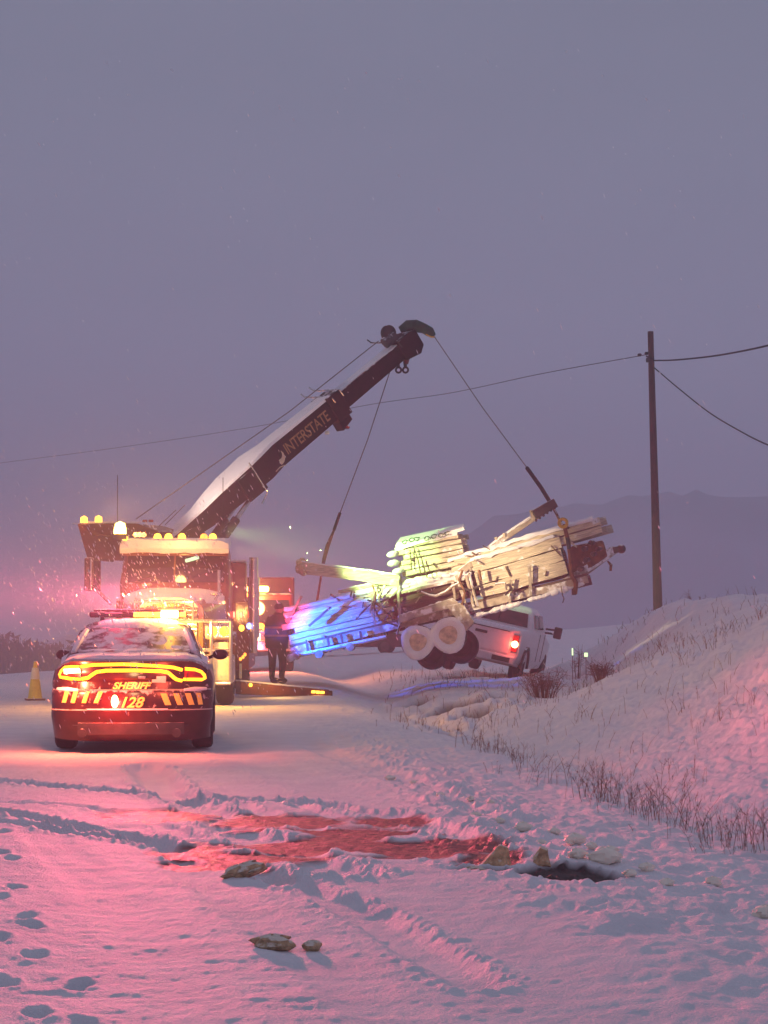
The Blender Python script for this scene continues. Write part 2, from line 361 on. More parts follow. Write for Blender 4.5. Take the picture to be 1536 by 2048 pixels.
    def build(s, name, mat, parent=None, smooth=False, bevel=0.0, loc=None):
        me = bpy.data.meshes.new(name); me.from_pydata(s.v, [], s.f); me.materials.append(mat)
        bm = bmesh.new(); bm.from_mesh(me); bmesh.ops.recalc_face_normals(bm, faces=bm.faces); bm.to_mesh(me); bm.free()
        if smooth:
            me.polygons.foreach_set('use_smooth', [True] * len(me.polygons))
            try: me.set_sharp_from_angle(angle=R(38))
            except Exception: pass
        ob = bpy.data.objects.new(name, me); C.objects.link(ob)
        if parent is not None: ob.parent = parent
        if loc is not None: ob.location = loc
        if bevel:
            m = ob.modifiers.new('bevel', 'BEVEL'); m.width = bevel; m.segments = 2; m.limit_method = 'ANGLE'; m.angle_limit = R(35)
        return ob
def thing(name, label, cat, loc=(0, 0, 0), rot=(0, 0, 0), group=None):
    o = bpy.data.objects.new(name, None); C.objects.link(o); o.location = loc; o.rotation_euler = rot
    o.empty_display_size = .3; o['label'] = label; o['category'] = cat
    if group: o['group'] = group
    return o
def tag(o, label, cat, group=None, kind=None):
    o['label'] = label; o['category'] = cat
    if group: o['group'] = group
    if kind: o['kind'] = kind
    return o
def mat4(o): return Matrix.Translation(o.location) @ o.rotation_euler.to_matrix().to_4x4()
def LL(root):
    inv = mat4(root).inverted()
    return lambda px, py, Y: inv @ P(px, py, Y)
def lamp(name, kind, loc, col, power, radius=0.05, parent=None, aim=None, cone=40, blend=.8, band=None):
    d = bpy.data.lights.new(name, kind); o = bpy.data.objects.new(name, d); C.objects.link(o)
    d.color = col; d.energy = power; d.shadow_soft_size = radius; o.location = loc
    if kind == 'SPOT': d.spot_size = R(cone); d.spot_blend = blend
    if aim is not None:
        o.rotation_euler = (Vector(aim) - Vector(loc)).to_track_quat('-Z', 'Y').to_euler()
    if parent is not None: o.parent = parent
    if band:                        # flat fan-shaped beam like a real roof light bar (angular distribution of the lamp)
        d.use_nodes = True; t = d.node_tree; em = t.nodes['Emission']
        tc = t.nodes.new('ShaderNodeTexCoord'); s = t.nodes.new('ShaderNodeSeparateXYZ'); t.links.new(tc.outputs['Normal'], s.inputs[0])
        q = t.nodes.new('ShaderNodeMath'); q.operation = 'MULTIPLY'; t.links.new(s.outputs['Z'], q.inputs[0]); t.links.new(s.outputs['Z'], q.inputs[1])
        g = t.nodes.new('ShaderNodeMath'); g.operation = 'MULTIPLY'; t.links.new(q.outputs[0], g.inputs[0]); g.inputs[1].default_value = -1.0 / band[0] ** 2
        ex = t.nodes.new('ShaderNodeMath'); ex.operation = 'EXPONENT'; t.links.new(g.outputs[0], ex.inputs[0])
        ad = t.nodes.new('ShaderNodeMath'); ad.operation = 'ADD'; t.links.new(ex.outputs[0], ad.inputs[0]); ad.inputs[1].default_value = band[1]
        last = ad
        if len(band) > 2:           # reflector throws most light to the rear
            a1 = t.nodes.new('ShaderNodeMapRange'); t.links.new(s.outputs['Y'], a1.inputs[0]); a1.inputs['From Min'].default_value = -.9; a1.inputs['From Max'].default_value = .35
            a1.inputs['To Min'].default_value = 1.0; a1.inputs['To Max'].default_value = band[2]
            last = t.nodes.new('ShaderNodeMath'); last.operation = 'MULTIPLY'; t.links.new(ad.outputs[0], last.inputs[0]); t.links.new(a1.outputs[0], last.inputs[1])
        t.links.new(last.outputs[0], em.inputs['Strength'])
    return o
def text_mesh(body, size, shear=0.0, bold=0.0, sp=1.0):
    c = bpy.data.curves.new('t', 'FONT'); c.body = body; c.size = size; c.shear = shear; c.offset = bold; c.space_character = sp
    c.align_x = 'CENTER'; c.align_y = 'CENTER'; c.resolution_u = 3
    o = bpy.data.objects.new('t', c); C.objects.link(o)
    dg = bpy.context.evaluated_depsgraph_get(); me = bpy.data.meshes.new_from_object(o.evaluated_get(dg))
    vs = [v.co.copy() for v in me.vertices]; fs = [tuple(p.vertices) for p in me.polygons]
    bpy.data.objects.remove(o); bpy.data.curves.remove(c); bpy.data.meshes.remove(me)
    return vs, fs

# ------------------------------------------------------------------ ground meshes
def snow_ground_mat():
    m, t, b = nodes('fresh_snow_ground'); N = t.nodes.new; L = t.links.new
    tc = N('ShaderNodeTexCoord'); pos = tc.outputs['Object']
    at = N('ShaderNodeAttribute'); at.attribute_name = 'masks'
    sp = N('ShaderNodeSeparateColor'); L(at.outputs['Color'], sp.inputs[0])
    n = N('ShaderNodeTexNoise'); n.inputs['Scale'].default_value = 2.2; n.inputs['Detail'].default_value = 7; L(pos, n.inputs['Vector'])
    r = N('ShaderNodeValToRGB'); L(n.outputs[0], r.inputs[0])
    r.color_ramp.elements[0].position = .3; r.color_ramp.elements[1].position = .7
    r.color_ramp.elements[0].color = (.74, .74, .78, 1); r.color_ramp.elements[1].color = (.86, .86, .88, 1)
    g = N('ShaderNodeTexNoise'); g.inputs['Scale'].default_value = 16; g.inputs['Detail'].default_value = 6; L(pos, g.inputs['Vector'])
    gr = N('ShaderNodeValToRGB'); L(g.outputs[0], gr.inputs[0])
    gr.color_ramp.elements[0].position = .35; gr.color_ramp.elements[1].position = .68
    gr.color_ramp.elements[0].color = (.13, .016, .016, 1); gr.color_ramp.elements[1].color = (.52, .10, .09, 1)  # bare patch, with the red lamp glow put into its colour
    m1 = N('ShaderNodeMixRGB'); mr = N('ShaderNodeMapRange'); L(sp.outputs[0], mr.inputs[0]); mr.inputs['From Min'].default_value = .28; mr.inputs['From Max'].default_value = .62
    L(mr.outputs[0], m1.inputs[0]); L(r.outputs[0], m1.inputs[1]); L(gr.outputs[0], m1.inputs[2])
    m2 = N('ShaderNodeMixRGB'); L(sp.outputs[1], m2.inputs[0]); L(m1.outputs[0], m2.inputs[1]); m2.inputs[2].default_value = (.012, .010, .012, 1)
    m3 = N('ShaderNodeMixRGB'); md = N('ShaderNodeMapRange'); L(sp.outputs[2], md.inputs[0]); md.inputs['To Max'].default_value = .85
    L(md.outputs[0], m3.inputs[0]); L(m2.outputs[0], m3.inputs[1]); m3.inputs[2].default_value = (.06, .035, .028, 1)
    L(m3.outputs[0], b.inputs['Base Color'])
    ro = N('ShaderNodeMapRange'); L(mr.outputs[0], ro.inputs[0]); ro.inputs['To Min'].default_value = .72; ro.inputs['To Max'].default_value = .58
    L(ro.outputs[0], b.inputs['Roughness'])
    f1 = N('ShaderNodeTexNoise'); f1.inputs['Scale'].default_value = 70; f1.inputs['Detail'].default_value = 5; L(pos, f1.inputs['Vector'])
    f2 = N('ShaderNodeTexNoise'); f2.inputs['Scale'].default_value = 9; f2.inputs['Detail'].default_value = 4; L(pos, f2.inputs['Vector'])
    b1 = N('ShaderNodeBump'); b1.inputs['Strength'].default_value = .95; b1.inputs['Distance'].default_value = .012; L(f1.outputs[0], b1.inputs['Height'])
    b2 = N('ShaderNodeBump'); b2.inputs['Strength'].default_value = .35; b2.inputs['Distance'].default_value = .03; L(f2.outputs[0], b2.inputs['Height']); L(b1.outputs[0], b2.inputs['Normal'])
    L(b2.outputs[0], b.inputs['Normal'])
    return m
M['ground'] = snow_ground_mat()
def build_ground():
    ys = [-40, -20, -8, -2, 1, 3, 4, 4.8]
    py = 2330.0
    while py > 1302: ys.append(CAMZ * F / (py - 1250.0)); py -= 1.9 if py > 1400 else 1.3
    y = ys[-1]
    while y < 900: y *= 1.02; ys.append(y)
    ts = [-8, -5, -3, -2, -1.4, -1, -.75, -.55, -.42, -.33, -.28] + list(np.linspace(-.235, .235, 640)) + [.28, .33, .42, .55, .75, 1, 1.4, 2, 3, 5, 8]
    Y, Tt = np.meshgrid(np.array(ys, float), np.array(ts, float), indexing='ij')
    X = Tt * np.maximum(Y, 5.0)
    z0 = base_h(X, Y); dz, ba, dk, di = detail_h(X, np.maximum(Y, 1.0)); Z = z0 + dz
    ny, nx = Y.shape
    # normals from the height field
    V = np.stack([X, Y, Z], -1)
    du = np.gradient(V, axis=1); dv = np.gradient(V, axis=0); Nn = np.cross(du, dv); Nn /= np.linalg.norm(Nn, axis=-1, keepdims=True) + 1e-12
    T = X - xd(Y)
    idx = np.arange(ny * nx).reshape(ny, nx)
    fa = np.stack([idx[:-1, :-1], idx[:-1, 1:], idx[1:, 1:], idx[1:, :-1]], -1).reshape(-1, 4)
    tc_ = T[:-1, :-1].reshape(-1); yc = Y[:-1, :-1].reshape(-1)
    reg = np.where(yc > 62, 3, np.where(tc_ < -1.2, 0, np.where(tc_ < 0.45, 1, 2)))
    for k, nm in ((0, 'road'), (1, 'roadside_ditch'), (2, 'hill_bank'), (3, 'snowy_field')):
        f = fa[reg == k]
        u, inv = np.unique(f.reshape(-1), return_inverse=True); f = inv.reshape(-1, 4)
        me = bpy.data.meshes.new(nm); me.from_pydata(V.reshape(-1, 3)[u].tolist(), [], f.tolist())
        me.materials.append(M['ground'])
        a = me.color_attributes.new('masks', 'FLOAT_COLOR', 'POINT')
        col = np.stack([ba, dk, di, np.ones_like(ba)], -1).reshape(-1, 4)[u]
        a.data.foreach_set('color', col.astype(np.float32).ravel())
        me.polygons.foreach_set('use_smooth', [True] * len(me.polygons))
        me.normals_split_custom_set_from_vertices(Nn.reshape(-1, 3)[u].tolist())
        ob = bpy.data.objects.new(nm, me); C.objects.link(ob); ob['kind'] = 'structure'
build_ground()

def build_hills():
    mb = MB(); n = 260; secs = []
    ctl = [(-2500, 1262), (-400, 1290), (200, 1275), (480, 1240), (700, 1205), (850, 1130), (960, 1040), (1100, 1005), (1300, 1000), (1536, 984), (1900, 960), (2600, 1050), (4500, 1200)]
    cxs = [c[0] for c in ctl]; cys = [c[1] for c in ctl]
    rows = []
    for i in range(n):
        px = -2500 + 7000 * i / (n - 1); top = float(np.interp(px, cxs, cys)); Y = 520
        p = P(px, top, Y); hz = p.z + 3.0 * float(fbm(np.array([px * .02]), np.array([1.0]), 3, 4)[0])
        row = []
        for j in range(9):
            t = j / 8.0; row.append(Vector((p.x, Y - 120 * (1 - t), -9 + (hz + 9) * (t * t * (3 - 2 * t)) + (1.5 * float(fbm(np.array([px * .01]), np.array([j * .9]), 8, 3)[0])) * (j > 0))))
        row.append(Vector((p.x, Y + 90, -9)))
        rows.append(row)
    vs = [q for r in rows for q in r]; m = 10; fs = []
    for i in range(n - 1):
        for j in range(m - 1): fs.append((i * m + j, (i + 1) * m + j, (i + 1) * m + j + 1, i * m + j + 1))
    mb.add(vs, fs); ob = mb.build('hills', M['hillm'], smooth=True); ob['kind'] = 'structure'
    # dark tree belt beyond the left side of the field
    tb = MB()
    for i in range(1500):
        px = random.uniform(-700, 620); Y = random.uniform(165, 200); g = P(px, 1300, Y); x = g.x
        zb = float(base_h(np.array([x]), np.array([Y]))[0]) - .5
        topy = np.interp(px, [-700, 0, 90, 300, 620], [1255, 1272, 1290, 1308, 1318]) + random.uniform(-6, 14)
        zt = P(px, topy, Y).z
        if zt < zb + .6: zt = zb + .6 + random.random()
        k = 5
        for j in range(k):
            a = random.uniform(-1.2, 1.2); b = random.uniform(.4, 1.0)
            c = Vector((x + a, Y + random.uniform(-1, 1), zb + (zt - zb) * b)); s_ = random.uniform(.25, .7)
            d1 = Vector((random.uniform(-1, 1), random.uniform(-.4, .4), random.uniform(-1, 1))) * s_; d2 = Vector((random.uniform(-1, 1), random.uniform(-.4, .4), random.uniform(-1, 1))) * s_
            tb.add([c, c + d1, c + d2], [(0, 1, 2)])
        tb.tube([(x, Y, zb), (x + random.uniform(-.3, .3), Y, zt)], [.12, .03], 3, cap=False)
    ob = tb.build('treeline', M['treem']); tag(ob, 'dark bare treeline beyond the snowy field at the left edge', 'trees', kind='stuff')
build_hills()
# ------------------------------------------------------------------ wheels
def wheel(parent, c, r, wd, axis=(1, 0, 0), tyre_m='rubber', rim_m='steel', name='wheel'):
    ax = Vector(axis)
    t = MB().lathe(Vector(c) - ax * wd / 2, ax, [(wd * .5, r * .56), (0, r * .60), (0, r * .86), (wd * .08, r * .96), (wd * .25, r), (wd * .75, r), (wd * .92, r * .96), (wd, r * .86), (wd, r * .60), (wd * .5, r * .56)], 28).build(name, M[tyre_m], parent, smooth=True)
    m = MB().lathe(Vector(c) - ax * wd * .46, ax, [(0, .001), (0, r * .60), (wd * .1, r * .62), (wd * .9, r * .62), (wd * .92, r * .5), (wd * .80, r * .25), (wd * .95, r * .2), (wd * .96, .001)], 20)
    for k in range(5):
        a = 2 * math.pi * k / 5; s1 = ax.cross(Vector((0, 0, 1))).normalized()
        q = s1 * math.cos(a) + Vector((0, 0, 1)) * math.sin(a)
        m.beam(Vector(c) + q * r * .12, Vector(c) + q * r * .56, wd * .3, r * .12, up=ax)
    rm = m.build('rim', M[rim_m], t, smooth=True)
    return t
# ------------------------------------------------------------------ sheriff car
def make_car():
    root = thing('patrol_car', 'dark patrol sedan with lit race-track tail lamps and yellow SHERIFF lettering, parked in the snow', 'police car', P(261, 1505, 23.3), (0, 0, 0.075))
    W = 0.925
    prof = [(.14, .12), (.03, .24), (.0, .40), (-.01, .475), (.03, .487), (.035, .53), (.03, .66), (.05, .70), (.095, .715), (.105, .80), (.05, .84), (.035, .93), (.05, 1.00), (.04, 1.03), (.10, 1.055), (.32, 1.07), (.62, 1.085), (1.3, 1.07), (2.5, 1.02), (3.65, .99), (4.2, .93), (4.75, .82), (4.97, .66), (5.02, .48), (4.96, .28), (4.75, .20), (2.5, .16), (.5, .11)]
    pz = [p[1] for p in prof[:15]]; py_ = [p[0] for p in prof[:15]]
    def plan(s): return .30 * abs(s) ** 4
    def ry(x, z): return float(np.interp(z, pz, py_)) + plan(x / W) - .012
    ss = [-1, -.985, -.95, -.88, -.78, -.62, -.4, -.15, .15, .4, .62, .78, .88, .95, .985, 1]
    secs = []
    for s in ss:
        a = abs(s); q = []
        for i, (y, z) in enumerate(prof):
            yy = y + plan(s) * (1 if y < 1 else -0.9 if y > 4 else 0); zz = z
            xx = W * s
            if z > .95 and 0.02 < y < 4.9: zz = z - .13 * max(0, (a - .72) / .28) ** 2.2
            if z < .35: xx = W * s * (.97); zz = z + .03 * a ** 4
            if z > .8: xx *= .965
            if a > .97: yy += (.05 if y < 1 else -.05 if y > 4 else 0) * (a - .97) / .03
            q.append((xx, yy, zz))
        secs.append(q)
    MB().loft(secs).build('body', M['carpaint'], root, smooth=True)
    # lower rear trim, exhaust, bumper step
    b = MB()
    xs = np.linspace(-.60, .60, 13)
    for x0, x1 in zip(xs[:-1], xs[1:]): b.beam((x0, ry(x0, .30) - .01, .27), (x1 + .002, ry(x1, .30) - .01, .27), .03, .13)
    b.build('diffuser', M['steel'], root, smooth=True)
    for x in (-.55, .52): MB().lathe((x, -.03, .22), (0, 1, 0), [(0, .03), (0, .05), (.25, .05), (.25, .03)], 16).build('exhaust_tip', M['steel'], root, smooth=True)
    # greenhouse
    def sec(z, y0, y1, hw, rnd):
        q = []
        for (cx, cy_, a0) in ((hw - rnd, y0 + rnd, -90), (hw - rnd, y1 - rnd, 0), (-hw + rnd, y1 - rnd, 90), (-hw + rnd, y0 + rnd, 180)):
            for k in range(5):
                a = R(a0 + 22.5 * k); q.append((cx + rnd * math.cos(a), cy_ + rnd * math.sin(a), z))
        return q
    MB().loft([sec(1.03, .48, 3.75, .80, .16), sec(1.10, .58, 3.55, .775, .16), sec(1.25, .92, 3.15, .715, .18), sec(1.38, 1.20, 2.8, .655, .20), sec(1.45, 1.40, 2.6, .61, .22), sec(1.485, 1.62, 2.4, .53, .25), sec(1.495, 1.8, 2.2, .42, .25)]).build('roof', M['black'], root, smooth=True)
    # rear glass, lying on the raked rear of the greenhouse
    g = MB(); rows = [(1.125, .60, .66), (1.20, .78, .635), (1.28, .965, .60), (1.35, 1.115, .57), (1.40, 1.23, .54)]
    grid = []
    for z, y, hw in rows: grid.append([(hw * u, y + .05 * abs(u) ** 3 - .035, z + .012) for u in np.linspace(-1, 1, 9)])
    vs = [p for r_ in grid for p in r_]; fs = [(i * 9 + j, i * 9 + j + 1, (i + 1) * 9 + j + 1, (i + 1) * 9 + j) for i in range(4) for j in range(8)]
    g.add(vs, fs); g.build('rear_window', M['rglass'], root, smooth=True)
    for sx_ in (-1, 1):
        s = MB(); s.add([(sx_ * .78, .95, 1.10), (sx_ * .78, 2.9, 1.06), (sx_ * .655, 2.55, 1.40), (sx_ * .675, 1.35, 1.38)], [(0, 1, 2, 3)]); s.build('side_window', M['glass'], root)
        mr = MB(); mr.ball((sx_ * 1.0, 2.95, 1.07), 1, 12, 8, (.10, .06, .07)); mr.beam((sx_ * .85, 2.98, 1.03), (sx_ * .96, 2.96, 1.06), .05, .04); mr.build('wing_mirror', M['black'], root, smooth=True)
    # settled snow on deck, roof and glass edge
    def snowpatch(name, rows_, th, m='snow'):
        s = MB(); n = len(rows_[0]); top = []; bot = []
        for i, r_ in enumerate(rows_):
            for j, p in enumerate(r_):
                ed = min(i, len(rows_) - 1 - i, j, n - 1 - j); h = 0 if ed == 0 else th * (.8 + .5 * random.random())
                top.append((p[0], p[1], p[2] + h)); 
        fs_ = [(i * n + j, i * n + j + 1, (i + 1) * n + j + 1, (i + 1) * n + j) for i in range(len(rows_) - 1) for j in range(n - 1)]
        s.add(top, fs_); return s.build(name, M[m], root, smooth=True)
    us = np.linspace(-1, 1, 15)
    snowpatch('deck_snow', [[(.86 * u, y + .24 * abs(u) ** 4, z - .10 * max(0, (abs(u) - .7) / .3) ** 2) for u in us] for y, z in ((.13, 1.055), (.17, 1.062), (.30, 1.068), (.44, 1.078), (.56, 1.09), (.63, 1.13), (.70, 1.165))], .035)
    rw = [(1.27, 1.405), (1.36, 1.432), (1.5, 1.462), (1.65, 1.49), (1.85, 1.50), (2.1, 1.50), (2.35, 1.49)]
    snowpatch('roof_snow', [[((.56 - .02 * i * .3) * u, y, z - .045 * abs(u) ** 2.5) for u in us] for i, (y, z) in enumerate(rw)], .035)
    for sx_ in (-1, 1):
        s = MB(); s.tube([(sx_ * .70, .66, 1.12), (sx_ * .665, .84, 1.22), (sx_ * .625, 1.02, 1.31), (sx_ * .585, 1.18, 1.385)], [.035, .045, .045, .03], 7); s.build('pillar_snow', M['snow'], root, smooth=True)
    for x in (-.72, .72):
        s = MB(); s.tube([(x - .12 * np.sign(x), ry(x - .12 * np.sign(x), .70) + .01, .705), (x, ry(x, .70), .712), (x + .13 * np.sign(x), ry(x + .13 * np.sign(x), .7) + .01, .715)], [.015, .028, .018], 7); s.build('ledge_snow', M['snow'], root, smooth=True)
    s = MB(); s.tube([(x, ry(x, .48) + .005, .488) for x in np.linspace(-.50, .42, 9)], .009, 6); s.build('bumper_step_snow', M['snow'], root, smooth=True)
    # tail lamps: photo crop coordinates to rear face
    def c5(cx, cy_): return ((80 + cx / 4.267 - 261) / 175.0, (1505 - (1180 + cy_ / 4.267)) / 175.0)
    def ribbon(pts, r, name, m, par=root, flat=.5):
        q = []
        P2 = [c5(*p) for p in pts]
        for (x0, z0), (x1, z1) in zip(P2[:-1], P2[1:]):
            k = max(1, int(abs(x1 - x0) / .05))
            for i in range(k): t = i / k; q.append((x0 + (x1 - x0) * t, z0 + (z1 - z0) * t))
        q.append(P2[-1])
        return MB().tube([(x, ry(x, z) + .004, z) for x, z in q], r, 8).build(name, M[m], par, smooth=True)
    def plate(pts, name, m, lift=.004, par=root, th=.006):
        P2 = [c5(*p) for p in pts]
        cx = sum(p[0] for p in P2) / len(P2); cz = sum(p[1] for p in P2) / len(P2)
        f = [(x, ry(x, z) - lift, z) for x, z in P2] + [(cx, ry(cx, cz) - lift, cz)]; n = len(P2)
        mb = MB(); mb.add(f + [(a, b_ + th, c) for a, b_, c in f], [(k, (k + 1) % n, n) for k in range(n)] + [(n + 1 + k, n + 1 + (k + 1) % n, 2 * n + 1) for k in range(n)] + [(k, (k + 1) % n, n + 1 + (k + 1) % n, n + 1 + k) for k in range(n)])
        return mb.build(name, M[m], par)
    ribbon([(345, 660), (450, 645), (700, 640), (1000, 655), (1130, 668), (1205, 690)], .019, 'light_strip', 'tailring')
    ribbon([(352, 765), (405, 756), (440, 730), (480, 705), (560, 694), (800, 692), (1030, 700), (1085, 712), (1120, 742), (1150, 768), (1200, 782)], .020, 'light_strip', 'tailring')
    tl = plate([(1222, 672), (1330, 690), (1385, 720), (1400, 775), (1222, 775)], 'tail_lamp', 'tailoff', .004)
    ribbon([(1228, 680), (1310, 688), (1365, 708), (1390, 735), (1398, 760), (1370, 775), (1300, 772), (1215, 770)], .019, 'lamp_ring', 'tailring', tl)
    tl = plate([(165, 700), (200, 665), (340, 658), (345, 760), (150, 758)], 'tail_lamp', 'tailoff', .004)
    ribbon([(345, 765), (260, 765), (165, 750), (158, 730), (175, 695), (205, 668), (270, 662), (330, 662)], .018, 'lamp_ring', 'tailring', tl)
    plate([(195, 682), (335, 675), (342, 712), (200, 722)], 'flashing_lamp', 'tailhot', .022, tl, .01)
    plate([(830, 742), (895, 742), (893, 762), (832, 762)], 'plate_lamp', 'chrome', .006)
    plate([(948, 770), (985, 768), (988, 742), (1068, 740), (1064, 800), (948, 796)], 'license_plate', 'plate', .008)
    for x0, sk in ((205, -27), (283, -27), (385, -32), (497, -42)):
        plate([(x0, 870), (x0 + 38, 872), (x0 + 38 + sk, 970), (x0 + sk, 968)], 'hatch_mark', 'decal', .004)
    for x0, sk, wd in ((1020, 42, 52), (1128, 38, 48), (1228, 34, 48), (1322, 20, 40)):
        plate([(x0, 888), (x0 + wd, 888), (x0 + wd + sk, 988), (x0 + sk, 988)], 'hatch_mark', 'decal', .004)
    def letters(body, cx, cy_, size, wx, name, m):
        vs, fs = text_mesh(body, size, .35, .004)
        xs_ = [v.x for v in vs]; sc_ = wx / (max(xs_) - min(xs_)); ox = (max(xs_) + min(xs_)) / 2
        x0, z0 = c5(cx, cy_)
        q = []
        for v in vs: x = x0 + (v.x - ox) * sc_; z = z0 + v.y; q.append((x, ry(x, z) - .004, z))
        return MB().add(q, fs).build(name, M[m], root)
    letters('SHERIFF', 780, 826, .105, .445, 'sheriff_lettering', 'decal')
    letters('128', 790, 968, .165, .265, 'unit_number', 'decal')
    x, z = c5(636, 955)
    MB().ball((x, ry(x, z) - .01, z), 1, 14, 10, (.042, .02, .075)).build('warning_lamp', M['redlamp'], root, smooth=True)
    # wheels
    for x in (-.80, .80):
        for y in (1.02, 4.05): wheel(root, (x, y, .345), .355, .25)
    g_ = MB(); g_.tube([(x, ry(x, 1.035) + .004, 1.035 - .10 * max(0, (abs(x) / W - .72) / .28) ** 2) for x in np.linspace(-.70, .70, 15)], .004, 5); g_.build('boot_gap', M['wire'], root)
    for s_ in (-1, 1): MB().tube([(s_ * .60, ry(.60, .72) + .0, .72), (s_ * .63, ry(.63, .84), .84), (s_ * .66, ry(.66, .98), .98)], .004, 5).build('boot_gap', M['wire'], root)
    MB().tube([(x, ry(x, .30) - .0, .305) for x in np.linspace(-.66, .66, 13)], .006, 5).build('bumper_seam', M['wire'], root)
    # roof light bar
    lb = MB(); lb.box((0, 1.95, 1.575), (1.20, .30, .07)); lb = lb.build('light_bar', M['black'], root, bevel=.02)
    [MB().beam((q_, 1.95, 1.50), (q_, 1.95, 1.55), .05, .05).build('bar_bracket', M['steel'], root) for q_ in (-.45, .45)]
    MB().box((.12, 1.79, 1.575), (.36, .04, .060)).build('lamp_module', M['amber'], lb, bevel=.012)
    MB().box((.38, 1.78, 1.580), (.22, .06, .100)).build('lamp_module', M['amberhot'], lb, bevel=.02)
    MB().box((.54, 1.79, 1.575), (.08, .03, .05)).build('lamp_module', M['amber'], lb, bevel=.012)
    MB().box((-.36, 1.79, 1.572), (.34, .03, .05)).build('lamp_module', M['glass'], lb, bevel=.012)
    MB().box((0, 1.95, 1.625), (1.1, .24, .035)).build('bar_cover', M['black'], lb, bevel=.015)
    # real lamps
    lamp('roof_bar_red', 'POINT', (-.25, 1.93, 1.76), (1.0, .11, .19), P_BARRED, .22, root, band=(.16, .004, .015))
    lamp('roof_bar_amber', 'POINT', (.30, 1.93, 1.76), (1.0, .50, .10), P_BARAMB, .08, root, band=(.22, .02))
    lamp('tail_flash', 'POINT', (-.78, -.22, .86), (1.0, .16, .07), 110, .05, root)
    x, z = c5(636, 955); lamp('warning_light', 'POINT', (x, -.16, z), (1.0, .05, .03), 55, .04, root)
    lamp('plate_light', 'POINT', (.02, -.30, .83), (1.0, .68, .30), 5.0, .05, root)
    lamp('tail_strip_glow', 'POINT', (.45, -.40, .90), (1.0, .12, .06), 26, .12, root)
    lamp('bar_amber_glow', 'POINT', (.40, 1.55, 1.61), (1.0, .46, .05), 50, .05, root)
    # steep lamp in the left corner of the glass
    return root
P_BARRED = 19000; P_BARAMB = 600
car = make_car()

